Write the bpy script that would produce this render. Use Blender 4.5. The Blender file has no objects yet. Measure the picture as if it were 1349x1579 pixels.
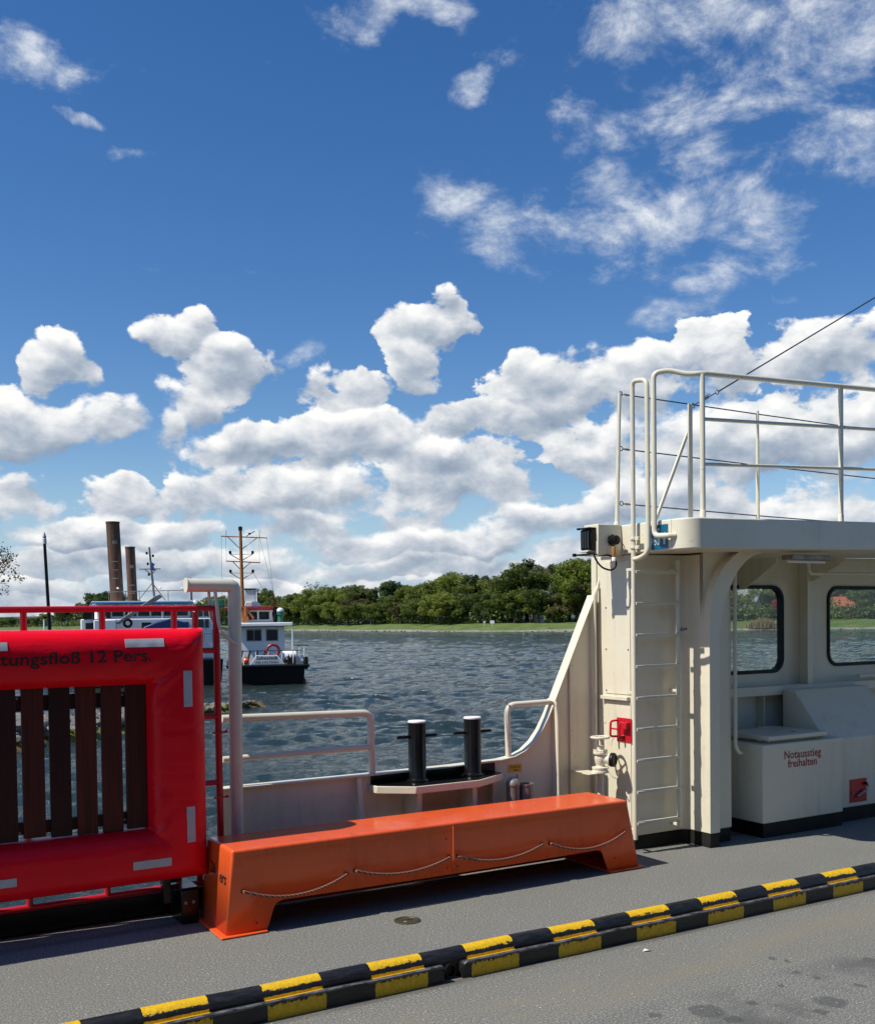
import bpy, bmesh, math, random
import numpy as np
from mathutils import Vector, Matrix, Quaternion, noise as mnoise
R = math.radians
S = bpy.context.scene
COL = S.collection

# ---------------------------------------------------------------- camera (world: X along the ferry's side, Y outboard, Z up)
YAW, PIT, ROL, EYE = R(30.4), R(-1.5), R(0.7), 1.65
fw = Vector((math.sin(YAW)*math.cos(PIT), math.cos(YAW)*math.cos(PIT), math.sin(PIT)))
r0 = Vector((math.cos(YAW), -math.sin(YAW), 0)); u0 = r0.cross(fw)
rt = r0*math.cos(ROL) - u0*math.sin(ROL); up = u0*math.cos(ROL) + r0*math.sin(ROL)
cam = bpy.data.cameras.new('camera'); co = bpy.data.objects.new('camera', cam); COL.objects.link(co)
m = Matrix((rt, up, -fw)).transposed().to_4x4(); m.translation = (0, 0, EYE); co.matrix_world = m
cam.sensor_fit = 'VERTICAL'; cam.sensor_height = 24; cam.lens = 24*1600/1579
cam.shift_y = (997-789.5)/1579; cam.clip_start = .05; cam.clip_end = 4000
S.camera = co
S.view_settings.view_transform = 'Standard'; S.view_settings.look = 'None'; S.view_settings.gamma = 1
S.view_settings.exposure = .19
S.cycles.max_bounces = 8; S.cycles.use_denoising = True
S.render.film_transparent = False

# ---------------------------------------------------------------- sun
SUN = Vector((-1, .11, 1.33)).normalized()          # towards the sun
sl = bpy.data.lights.new('sun', 'SUN'); sl.energy = 5.0; sl.angle = R(.5); sl.color = (1, .95, .86)
so = bpy.data.objects.new('sun', sl); COL.objects.link(so)
so.rotation_euler = SUN.to_track_quat('Z', 'Y').to_euler()

# ---------------------------------------------------------------- world: sky texture with procedural cumulus
W = bpy.data.worlds.new('World'); S.world = W; W.use_nodes = True
W.cycles.sampling_method = 'MANUAL'; W.cycles.sample_map_resolution = 512
CUM = [(-0.387, 0.178, 0.082, 0.033), (-0.348, 0.225, 0.023, 0.028), (-0.304, 0.185, 0.035, 0.022), (-0.38, 0.114, 0.033, 0.017), (-0.236, 0.268, 0.03, 0.021), (-0.199, 0.237, 0.037, 0.022), (-0.226, 0.209, 0.03, 0.029), (-0.249, 0.182, 0.016, 0.023), (-0.008, 0.275, 0.037, 0.02), (-0.018, 0.241, 0.026, 0.024), (0.023, 0.278, 0.014, 0.011), (-0.117, 0.217, 0.032, 0.016), (-0.071, 0.222, 0.024, 0.013), (-0.176, 0.163, 0.052, 0.025), (-0.072, 0.173, 0.065, 0.03), (0.012, 0.148, 0.074, 0.029), (-0.18, 0.121, 0.067, 0.025), (-0.045, 0.121, 0.093, 0.026), (0.061, 0.129, 0.043, 0.017), (-0.303, 0.113, 0.046, 0.019), (-0.326, 0.086, 0.063, 0.014), (-0.246, 0.087, 0.056, 0.012), (-0.15, 0.085, 0.068, 0.012), (-0.211, 0.06, 0.066, 0.012), (-0.082, 0.075, 0.075, 0.012), (0.011, 0.078, 0.062, 0.014), (0.11, 0.091, 0.043, 0.02), (-0.365, 0.054, 0.061, 0.01), (-0.287, 0.054, 0.058, 0.01), (-0.12, 0.051, 0.068, 0.009), (-0.033, 0.057, 0.056, 0.009), (0.054, 0.052, 0.056, 0.011), (0.122, 0.063, 0.037, 0.01), (-0.344, 0.031, 0.085, 0.006), (-0.169, 0.033, 0.092, 0.006), (0.029, 0.031, 0.099, 0.006), (0.112, 0.214, 0.055, 0.029), (0.081, 0.233, 0.018, 0.019), (0.194, 0.222, 0.059, 0.033), (0.279, 0.228, 0.056, 0.033), (0.346, 0.228, 0.046, 0.028), (0.395, 0.221, 0.031, 0.032), (0.172, 0.165, 0.071, 0.027), (0.29, 0.159, 0.11, 0.04), (0.389, 0.152, 0.052, 0.033), (0.019, 0.193, 0.038, 0.014), (0.08, 0.186, 0.049, 0.014), (0.362, 0.097, 0.064, 0.029), (0.237, 0.109, 0.075, 0.027), (0.426, 0.139, 0.05, 0.082), (-0.442, 0.137, 0.047, 0.065), (0.505, 0.174, 0.055, 0.067)]
WIS = [(0.341, 0.498, 0.173, 0.084), (-0.361, 0.459, 0.047, 0.017), (-0.063, 0.519, 0.037, 0.014), (0.002, 0.524, 0.037, 0.01), (0.043, 0.466, 0.017, 0.013), (-0.277, 0.403, 0.018, 0.006), (0.199, 0.503, 0.076, 0.034), (0.308, 0.481, 0.087, 0.04), (0.384, 0.469, 0.057, 0.044), (0.21, 0.45, 0.052, 0.028), (0.257, 0.413, 0.043, 0.024), (0.368, 0.411, 0.042, 0.021), (0.308, 0.444, 0.055, 0.028), (0.027, 0.374, 0.034, 0.022), (0.076, 0.354, 0.049, 0.026), (0.131, 0.343, 0.045, 0.028), (0.171, 0.383, 0.033, 0.02), (0.256, 0.345, 0.063, 0.031), (0.262, 0.31, 0.054, 0.02), (0.232, 0.275, 0.038, 0.014), (-0.135, 0.246, 0.017, 0.007), (-0.324, 0.424, 0.017, 0.005), (0.327, 0.279, 0.011, 0.004)]

def nd(nt, t, **k):
    n = nt.nodes.new(t)
    for a, v in k.items(): setattr(n, a, v)
    return n
def mth(nt, op, a, b=None, c=None, clamp=False):
    n = nd(nt, 'ShaderNodeMath', operation=op, use_clamp=clamp)
    for i, v in enumerate((a, b, c)):
        if v is None: continue
        if isinstance(v, (int, float)): n.inputs[i].default_value = v
        else: nt.links.new(v, n.inputs[i])
    return n.outputs[0]
def vmt(nt, op, a, b=None, c=None):
    n = nd(nt, 'ShaderNodeVectorMath', operation=op)
    for i, v in enumerate((a, b, c)):
        if v is None: continue
        if isinstance(v, tuple): n.inputs[i].default_value = v
        else: nt.links.new(v, n.inputs[i])
    return n.outputs['Value'] if op in ('DOT_PRODUCT', 'LENGTH') else n.outputs[0]
def ramp(nt, fac, stops, interp='LINEAR'):
    n = nd(nt, 'ShaderNodeValToRGB'); n.color_ramp.interpolation = interp
    e = n.color_ramp.elements
    while len(e) < len(stops): e.new(.5)
    for i, (p, c) in enumerate(stops):
        e[i].position = p; e[i].color = (*c, 1) if len(c) == 3 else c
    nt.links.new(fac, n.inputs[0]); return n.outputs[0]
def mixc(nt, f, a, b, mode='MIX'):
    n = nd(nt, 'ShaderNodeMix', data_type='RGBA', blend_type=mode)
    for i, v in ((0, f), (6, a), (7, b)):
        if isinstance(v, (int, float)): n.inputs[i].default_value = v
        elif isinstance(v, tuple): n.inputs[i].default_value = (*v, 1)
        else: nt.links.new(v, n.inputs[i])
    return n.outputs[2]
def noi(nt, vec, scale, detail=4, rough=.5, dist=0.):
    n = nd(nt, 'ShaderNodeTexNoise'); n.inputs['Scale'].default_value = scale; n.inputs['Detail'].default_value = detail
    n.inputs['Roughness'].default_value = rough; n.inputs['Distortion'].default_value = dist
    if vec is not None: nt.links.new(vec, n.inputs['Vector'])
    return n.outputs[0]
def maprange(nt, v, a, b, c=0., d=1., kind='LINEAR'):
    n = nd(nt, 'ShaderNodeMapRange', interpolation_type=kind)
    for i, x in enumerate((v, a, b, c, d)):
        if isinstance(x, (int, float)): n.inputs[i].default_value = x
        else: nt.links.new(x, n.inputs[i])
    return n.outputs[0]
def field_group(name, blobs, band, kb, kn, sx, sy, det, rough, dist, kb2=0):
    g = bpy.data.node_groups.new(name, 'ShaderNodeTree')
    g.interface.new_socket('P', in_out='INPUT', socket_type='NodeSocketVector')
    g.interface.new_socket('D', in_out='OUTPUT', socket_type='NodeSocketFloat')
    gi = nd(g, 'NodeGroupInput'); go = nd(g, 'NodeGroupOutput'); P = gi.outputs[0]
    # slow warp so that the masses lose their oval outline
    wn = nd(g, 'ShaderNodeTexNoise'); wn.inputs['Scale'].default_value = 16; wn.inputs['Detail'].default_value = 3
    g.links.new(vmt(g, 'ADD', P, (5.1, 2.7, 0)), wn.inputs['Vector'])
    w = vmt(g, 'MULTIPLY_ADD', wn.outputs['Color'], (.075, .05, 0), (-.0375, -.025, 0))
    PW = vmt(g, 'ADD', P, w)
    q = None; sw = None; sh = None
    for (a, e, ra, re) in blobs:
        v = vmt(g, 'MULTIPLY_ADD', PW, (1/ra, 1/re, 0), (-a/ra, -e/re, 0))
        d = vmt(g, 'DOT_PRODUCT', v, v)
        q = d if q is None else mth(g, 'SMOOTH_MIN', q, d, .25)
        if kb2:
            wgt = mth(g, 'POWER', .004, d); hy = vmt(g, 'DOT_PRODUCT', v, (-.35, 1, 0))
            sw = wgt if sw is None else mth(g, 'ADD', sw, wgt)
            sh = mth(g, 'MULTIPLY', wgt, hy) if sh is None else mth(g, 'MULTIPLY_ADD', wgt, hy, sh)
    if band:
        v = vmt(g, 'MULTIPLY_ADD', PW, (.8, 1/band, 0), (0, -.02/band, 0))       # low cloud bank, thinning out behind
        q = mth(g, 'SMOOTH_MIN', q, mth(g, 'ADD', vmt(g, 'DOT_PRODUCT', v, v), .2), .25)
    q = mth(g, 'MINIMUM', q, 2.2)
    base = mth(g, 'SUBTRACT', 1., q)
    nv = vmt(g, 'MULTIPLY_ADD', P, (sx, sy, 1), (9.3, 3.9, 0))
    n = noi(g, nv, 1, det, rough, dist)
    out = mth(g, 'MULTIPLY_ADD', base, kb, mth(g, 'MULTIPLY_ADD', n, kn, -.5*kn))
    g.links.new(out, go.inputs[0])
    n2 = noi(g, vmt(g, 'ADD', nv, (-.1, .3, 0)), 1, det-3, rough-.04, dist)      # the same billows a little higher up: which side faces the light
    g.interface.new_socket('relief', in_out='OUTPUT', socket_type='NodeSocketFloat')
    g.links.new(mth(g, 'SUBTRACT', n, n2), go.inputs[1])
    if kb2:
        g.interface.new_socket('height', in_out='OUTPUT', socket_type='NodeSocketFloat')
        g.links.new(mth(g, 'DIVIDE', sh, mth(g, 'ADD', sw, 1e-6)), go.inputs[2])
    return g
def build_world():
    nt = W.node_tree; nt.nodes.clear()
    tc = nd(nt, 'ShaderNodeTexCoord'); D = tc.outputs['Generated']
    D = vmt(nt, 'NORMALIZE', D)
    cf = vmt(nt, 'DOT_PRODUCT', D, (math.sin(YAW), math.cos(YAW), 0))
    cr = vmt(nt, 'DOT_PRODUCT', D, (math.cos(YAW), -math.sin(YAW), 0))
    sz = nd(nt, 'ShaderNodeSeparateXYZ'); nt.links.new(D, sz.inputs[0])
    az = mth(nt, 'ARCTAN2', cr, cf); el = mth(nt, 'ARCSINE', sz.outputs[2])
    P = nd(nt, 'ShaderNodeCombineXYZ'); nt.links.new(az, P.inputs[0]); nt.links.new(el, P.inputs[1]); P = P.outputs[0]
    gc = field_group('cumulus_field', [(a, e, ra*1.16, re*1.16) for a, e, ra, re in CUM], .105, .6, 2.6, 15, 22, 8, .58, .15, 1)
    gw = field_group('wisp_field', [(a, e, ra*1.3, re*1.3) for a, e, ra, re in WIS], 0, .5, 3.6, 11, 18, 9, .66, .2)
    def ev(g, off):
        n = nd(nt, 'ShaderNodeGroup'); n.node_tree = g
        nt.links.new(P if off is None else vmt(nt, 'ADD', P, off), n.inputs[0]); return n.outputs
    d0, rel, hgt = ev(gc, None); w0, wrel = ev(gw, None)
    soft = mth(nt, 'ADD', maprange(nt, noi(nt, P, 9, 3, .6), .42, .62, .10, .42), maprange(nt, el, .14, .03, 0, .25))
    alpha = maprange(nt, d0, .0, soft, 0, 1, 'SMOOTHSTEP')
    lit = mth(nt, 'ADD', mth(nt, 'MULTIPLY_ADD', rel, 2.3, .60), mth(nt, 'MULTIPLY', maprange(nt, hgt, -1, 1, -1, 1), maprange(nt, el, .04, .16, .2, .42)))
    lit = mth(nt, 'SUBTRACT', lit, mth(nt, 'MULTIPLY', maprange(nt, d0, .25, 1.0, 0, 1), .22), clamp=True)
    ccol = ramp(nt, lit, [(0, (2.5, 3.1, 4.1)), (.28, (3.5, 4.15, 5.0)), (.53, (5.2, 5.6, 6.2)), (.76, (7.2, 7.4, 7.6)), (1, (8.9, 8.9, 8.8))])
    wal = mth(nt, 'MULTIPLY', maprange(nt, w0, -.05, 1.15, 0, 1, 'SMOOTHSTEP'), .9)
    wl = mth(nt, 'ADD', mth(nt, 'MULTIPLY_ADD', wrel, 1.4, .4), mth(nt, 'MULTIPLY', w0, .25), clamp=True)
    wcol = ramp(nt, wl, [(0, (3.4, 4.2, 5.5)), (.5, (5.2, 5.8, 6.7)), (1, (8.4, 8.6, 8.8))])
    sky = nd(nt, 'ShaderNodeTexSky', sky_type='NISHITA'); sky.sun_disc = False
    sky.sun_elevation = math.asin(SUN.z); sky.sun_rotation = math.atan2(SUN.x, SUN.y)
    sky.altitude = 0; sky.air_density = 1.; sky.dust_density = .3; sky.ozone_density = 2.2
    # keep the below-horizon part of the sky texture from going dark
    hs = nd(nt, 'ShaderNodeHueSaturation'); hs.inputs['Hue'].default_value = .508; hs.inputs['Saturation'].default_value = 1.33; hs.inputs['Value'].default_value = 1.03
    nt.links.new(sky.outputs[0], hs.inputs['Color'])
    air = maprange(nt, el, .16, .0, 0, .75, 'SMOOTHSTEP')
    c = mixc(nt, air, hs.outputs[0], (3.3, 4.9, 7.0))
    c = mixc(nt, wal, c, wcol)
    c = mixc(nt, alpha, c, ccol)
    bg = nd(nt, 'ShaderNodeBackground'); bg.inputs['Strength'].default_value = .099
    nt.links.new(c, bg.inputs['Color'])
    o = nd(nt, 'ShaderNodeOutputWorld'); nt.links.new(bg.outputs[0], o.inputs[0])
build_world()

# ================================================================ materials
def new_mat(name):
    m = bpy.data.materials.new(name); m.use_nodes = True; nt = m.node_tree
    b = nt.nodes['Principled BSDF']; return m, nt, b
def objco(nt, k='Object'):
    return nd(nt, 'ShaderNodeTexCoord').outputs[k]
def worldco(nt):
    return nd(nt, 'ShaderNodeNewGeometry').outputs['Position']
def bump(nt, b, h, strength, dist=.01):
    n = nd(nt, 'ShaderNodeBump'); n.inputs['Strength'].default_value = strength; n.inputs['Distance'].default_value = dist
    nt.links.new(h, n.inputs['Height']); nt.links.new(n.outputs[0], b.inputs['Normal'])
def paint(name, col, rough=.35, dirt=.12, dirtcol=None, metal=0, bumps=.12, scale=3., coat=0., spec=.5):
    """painted steel: faint patchiness, dirt specks and an uneven coat"""
    m, nt, b = new_mat(name); p = worldco(nt)
    n1 = noi(nt, p, scale, 6, .65, .3); n2 = noi(nt, p, scale*11, 3, .6)
    dc = dirtcol or tuple(c*.55 for c in col)
    c = mixc(nt, mth(nt, 'MULTIPLY', maprange(nt, n1, .42, .75), dirt*2.2, clamp=True), col, dc)
    c = mixc(nt, mth(nt, 'MULTIPLY', maprange(nt, n2, .66, .74), dirt, clamp=True), c, tuple(x*.4 for x in dc))
    nt.links.new(c, b.inputs['Base Color'])
    nt.links.new(maprange(nt, n1, .3, .7, rough-.06, rough+.1), b.inputs['Roughness'])
    b.inputs['Metallic'].default_value = metal; b.inputs['Coat Weight'].default_value = coat
    b.inputs['Specular IOR Level'].default_value = spec
    if bumps: bump(nt, b, mth(nt, 'MULTIPLY_ADD', n2, .15, n1), bumps, .006)
    return m
M = {}
def streaky(name, col, dirtcol, rough, amount=.35, coat=0.):
    """paint with runs and rain streaks: noise stretched along Z"""
    m, nt, b = new_mat(name); p = worldco(nt)
    n1 = noi(nt, vmt(nt, 'MULTIPLY', p, (16, 16, 1.3)), 1, 5, .6); n2 = noi(nt, p, 2.2, 5, .6, .5); n3 = noi(nt, p, 38, 2, .5)
    f = mth(nt, 'MULTIPLY', maprange(nt, n1, .52, .78), maprange(nt, n2, .4, .65), clamp=True)
    c = mixc(nt, mth(nt, 'MULTIPLY', f, amount), col, dirtcol)
    c = mixc(nt, mth(nt, 'MULTIPLY', maprange(nt, n2, .5, .8), amount*.35, clamp=True), c, dirtcol)
    c = mixc(nt, mth(nt, 'MULTIPLY', maprange(nt, n3, .7, .76), amount*.8, clamp=True), c, tuple(x*.35 for x in dirtcol))
    nt.links.new(c, b.inputs['Base Color'])
    nt.links.new(maprange(nt, n2, .3, .7, rough-.05, rough+.12), b.inputs['Roughness'])
    b.inputs['Coat Weight'].default_value = coat
    bump(nt, b, mth(nt, 'MULTIPLY_ADD', n3, .06, n2), .30, .02)
    return m
M['cream'] = streaky('cream_paint', (.675, .63, .485), (.36, .27, .17), .34, .42)
M['cream_rail'] = paint('cream_rail_paint', (.655, .62, .485), .32, .12, (.42, .34, .24), bumps=.1, scale=7)
M['orange'] = streaky('orange_fibreglass', (.73, .104, .024), (.24, .035, .018), .2, .55, .15)
M['redpaint'] = paint('red_paint', (.48, .008, .02), .3, .1, (.25, .01, .01))
M['black'] = paint('black_paint', (.005, .005, .005), .2, .2, (.015, .014, .012), bumps=.2, spec=.3)
M['plinth'] = paint('black_plinth_paint', (.006, .006, .006), .5, .4, (.03, .027, .022), bumps=.3, spec=.2)
M['rubber'] = paint('black_rubber', (.005, .005, .005), .45, .1, bumps=.05, spec=.25)
M['steel'] = paint('grey_steel', (.28, .28, .28), .35, .3, (.14, .11, .09), metal=.7)
M['galv'] = paint('galvanised_steel', (.30, .28, .27), .42, .5, (.20, .13, .10), metal=.5, scale=9)
M['reflect'] = paint('reflective_tape', (.42, .43, .45), .4, .25, (.3, .3, .32), bumps=.05, scale=20)
M['wire'] = paint('dark_wire', (.03, .035, .045), .45, .1, bumps=0)
M['rust'] = None
M['brass'] = paint('brass', (.45, .2, .06), .4, .3, (.25, .12, .05), metal=.2)
M['white'] = paint('white_paint', (.78, .79, .79), .35, .08, (.5, .45, .38), bumps=.05, scale=1.2)
M['shipgrey'] = paint('pale_grey_paint', (.50, .52, .53), .4, .08, bumps=.03, scale=1.2)
M['hull'] = paint('black_hull_paint', (.006, .006, .007), .4, .3, (.02, .018, .015), bumps=.1, scale=1, spec=.2)
M['boot'] = paint('red_boot_top', (.16, .02, .015), .5, .3)
M['blue'] = paint('blue_tarpaulin', (.012, .03, .13), .45, .1, bumps=.1)
M['midblue'] = paint('blue_paint', (.04, .16, .38), .45, .1, bumps=0)
M['ochre'] = paint('ochre_paint', (.34, .12, .025), .5, .2, (.12, .05, .02), bumps=0)
M['shipred'] = paint('ship_red_paint', (.28, .012, .012), .4, .1, bumps=0)
M['green'] = paint('green_paint', (.015, .12, .07), .4, .1, bumps=0)
M['signblue'] = paint('sign_blue', (.003, .11, .20), .3, .08, bumps=0, scale=12)
M['signwhite'] = paint('sign_white', (.78, .78, .76), .35, .08, bumps=0, scale=12)
M['yellow'] = paint('yellow_label', (.72, .42, .01), .5, .3, (.3, .2, .05), bumps=0, scale=30)
M['redtext'] = paint('red_lettering', (.36, .012, .015), .4, .1, bumps=0)
M['blacktext'] = paint('black_lettering', (.006, .004, .004), .6, .2, (.08, .02, .01), bumps=0, scale=30)
M['lorry'] = paint('dark_blocker_side', (.035, .04, .05), .5, .2)  # dark sides for the added, unseen lorry that blocks sky light
M['rope'] = None
M['drain'] = paint('tarnished_brass', (.10, .088, .055), .45, .5, (.04, .035, .025), metal=.4, scale=20)
def m_glass(name, rough=0., tint=(.93, .95, .93), alpha=None):
    m, nt, b = new_mat(name); nt.nodes.remove(b)
    t = nd(nt, 'ShaderNodeBsdfTransparent'); t.inputs[0].default_value = (*tint, 1)
    g = nd(nt, 'ShaderNodeBsdfGlossy'); g.inputs['Roughness'].default_value = rough
    lw = nd(nt, 'ShaderNodeLayerWeight'); lw.inputs[0].default_value = .5
    f = nd(nt, 'ShaderNodeMath', operation='MULTIPLY_ADD'); f.inputs[1].default_value = .5; f.inputs[2].default_value = .035
    nt.links.new(mth(nt, 'POWER', lw.outputs['Facing'], 4.), f.inputs[0])
    x = nd(nt, 'ShaderNodeMixShader'); nt.links.new(f.outputs[0], x.inputs[0])
    nt.links.new(t.outputs[0], x.inputs[1]); nt.links.new(g.outputs[0], x.inputs[2])
    nt.links.new(x.outputs[0], nt.nodes['Material Output'].inputs[0]); return m
M['glass'] = m_glass('window_glass', tint=(.86, .89, .86))
M['darkglass'] = paint('dark_window_glass', (.02, .025, .03), .08, .05, bumps=0)
def m_rust():
    m, nt, b = new_mat('rusty_steel_pile'); p = worldco(nt)
    n = noi(nt, vmt(nt, 'MULTIPLY', p, (5, 5, .5)), 1, 6, .65); n2 = noi(nt, p, 6, 5, .7)
    c = ramp(nt, n, [(.3, (.022, .015, .012)), (.5, (.085, .042, .024)), (.62, (.15, .075, .038)), (.75, (.05, .03, .022))])
    c = mixc(nt, maprange(nt, n2, .55, .7), c, (.05, .03, .022)); nt.links.new(c, b.inputs['Base Color'])
    b.inputs['Roughness'].default_value = .8; bump(nt, b, n2, .4, .03); return m
M['rust'] = m_rust()
def m_rope():
    m, nt, b = new_mat('grey_rope'); p = objco(nt)
    w = nd(nt, 'ShaderNodeTexWave'); w.wave_type = 'BANDS'; w.bands_direction = 'DIAGONAL'; w.inputs['Scale'].default_value = 26; w.inputs['Distortion'].default_value = .6
    nt.links.new(p, w.inputs['Vector'])
    c = ramp(nt, w.outputs[1], [(0, (.10, .035, .02)), (1, (.30, .14, .09))]); nt.links.new(c, b.inputs['Base Color'])
    b.inputs['Roughness'].default_value = .85; bump(nt, b, w.outputs[1], .8, .004); return m
M['rope'] = m_rope()
def m_vinyl():
    m, nt, b = new_mat('red_vinyl'); p = worldco(nt)
    n = noi(nt, vmt(nt, 'MULTIPLY', p, (1.2, 5, 7)), 1, 4, .5, .6); n2 = noi(nt, p, 5, 5, .6, .4); n3 = noi(nt, p, 320, 2, .5)
    c = mixc(nt, maprange(nt, n2, .45, .8, 0, .4), (.78, .003, .014), (.56, .001, .008)); nt.links.new(c, b.inputs['Base Color'])
    nt.links.new(maprange(nt, n2, .3, .7, .26, .36), b.inputs['Roughness']); b.inputs['Specular IOR Level'].default_value = .22
    h = mth(nt, 'ADD', mth(nt, 'MULTIPLY_ADD', n2, .5, n), mth(nt, 'MULTIPLY', n3, .01))
    bump(nt, b, h, .32, .03); return m
M['vinyl'] = m_vinyl()
def m_wood():
    m, nt, b = new_mat('stained_slat_wood'); p = worldco(nt)
    g = noi(nt, vmt(nt, 'MULTIPLY', p, (60, 60, 2.2)), 1, 5, .6, .6)
    oi = nd(nt, 'ShaderNodeObjectInfo')
    a = mixc(nt, oi.outputs['Random'], (.028, .005, .004), (.12, .018, .009))
    c = mixc(nt, maprange(nt, g, .4, .65, 0, .7), a, (.02, .006, .006)); nt.links.new(c, b.inputs['Base Color'])
    b.inputs['Roughness'].default_value = .5; b.inputs['Specular IOR Level'].default_value = .25; bump(nt, b, g, .25, .004); return m
M['wood'] = m_wood()
def m_deck():
    m, nt, b = new_mat('gritty_deck_coating'); p = worldco(nt)
    sp = nd(nt, 'ShaderNodeSeparateXYZ'); nt.links.new(p, sp.inputs[0])
    n1 = noi(nt, p, 1.1, 6, .62, .3); n2 = noi(nt, p, 105, 3, .8); n3 = noi(nt, p, 30, 3, .7)
    c = ramp(nt, n2, [(.30, (.028, .028, .025)), (.45, (.112, .113, .100)), (.56, (.200, .202, .178)), (.70, (.44, .44, .39))])
    c = mixc(nt, maprange(nt, n1, .35, .7, 0, .4), c, (.13, .125, .115))
    c = mixc(nt, maprange(nt, n3, .6, .75, 0, .35), c, (.06, .06, .058))
    # tracked-in sand: the strip of the lane beside the kerb
    ys = maprange(nt, mth(nt, 'ABSOLUTE', mth(nt, 'SUBTRACT', sp.outputs[1], 3.62)), .34, .10, 0, 1, 'SMOOTHSTEP')
    nb = noi(nt, vmt(nt, 'MULTIPLY', p, (1.2, 5, 1)), 1, 6, .7)
    f = mth(nt, 'MULTIPLY', ys, maprange(nt, nb, .38, .60, 0, .62), clamp=True)
    c = mixc(nt, f, c, (.185, .165, .12))
    ng = noi(nt, p, 2.3, 5, .7, .4)
    lane = maprange(nt, sp.outputs[1], 3.35, 3.2, 0, 1)
    c = mixc(nt, mth(nt, 'MULTIPLY', lane, maprange(nt, ng, .46, .62, 0, .6), clamp=True), c, (.055, .055, .055))
    # oil and wet spots in the lane
    wv = nd(nt, 'ShaderNodeTexNoise'); wv.inputs['Scale'].default_value = 26; wv.inputs['Detail'].default_value = 4; nt.links.new(p, wv.inputs['Vector'])
    pw = vmt(nt, 'MULTIPLY', vmt(nt, 'ADD', p, vmt(nt, 'MULTIPLY_ADD', wv.outputs[1], (.07, .07, 0), (-.035, -.035, 0))), (1, 1, 0)); sm = None
    for (sx_, sy_, sr_) in [(3.644, 2.941, 0.071), (3.833, 3.171, 0.026), (3.626, 3.183, 0.02), (3.355, 3.106, 0.03), (3.814, 3.265, 0.018), (3.52, 2.889, 0.034), (4.248, 3.204, 0.036), (3.875, 3.464, 0.025), (3.124, 3.139, 0.08), (3.911, 3.397, 0.021), (3.913, 3.002, 0.023), (3.152, 3.022, 0.042), (2.913, 3.222, 0.032)]:
        dd = mth(nt, 'DIVIDE', vmt(nt, 'LENGTH', vmt(nt, 'SUBTRACT', pw, (sx_, sy_, 0))), sr_)
        sm = dd if sm is None else mth(nt, 'MINIMUM', sm, dd)
    c = mixc(nt, mth(nt, 'MULTIPLY', maprange(nt, sm, 1.08, .75), .55), c, (.035, .035, .038))
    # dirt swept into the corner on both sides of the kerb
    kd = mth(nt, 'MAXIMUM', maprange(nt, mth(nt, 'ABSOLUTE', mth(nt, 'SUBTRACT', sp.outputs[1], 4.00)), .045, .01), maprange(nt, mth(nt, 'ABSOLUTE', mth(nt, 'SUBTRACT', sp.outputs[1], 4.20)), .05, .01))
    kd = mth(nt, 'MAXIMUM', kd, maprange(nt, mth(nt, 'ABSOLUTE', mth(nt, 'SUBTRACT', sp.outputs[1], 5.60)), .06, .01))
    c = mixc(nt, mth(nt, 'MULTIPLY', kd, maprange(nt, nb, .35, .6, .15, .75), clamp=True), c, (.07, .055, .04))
    # bright grit
    v2 = nd(nt, 'ShaderNodeTexVoronoi'); v2.inputs['Scale'].default_value = 62; nt.links.new(p, v2.inputs['Vector'])
    s2 = nd(nt, 'ShaderNodeSeparateColor'); nt.links.new(v2.outputs['Color'], s2.inputs[0])
    g = mth(nt, 'MULTIPLY', maprange(nt, v2.outputs['Distance'], .17, .10), maprange(nt, s2.outputs[0], .88, .90), clamp=True)
    c = mixc(nt, g, c, (.75, .74, .70))
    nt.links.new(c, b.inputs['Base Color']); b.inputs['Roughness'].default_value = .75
    bump(nt, b, mth(nt, 'MULTIPLY_ADD', n3, .3, n2), .55, .003); return m
M['deck'] = m_deck()
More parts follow.
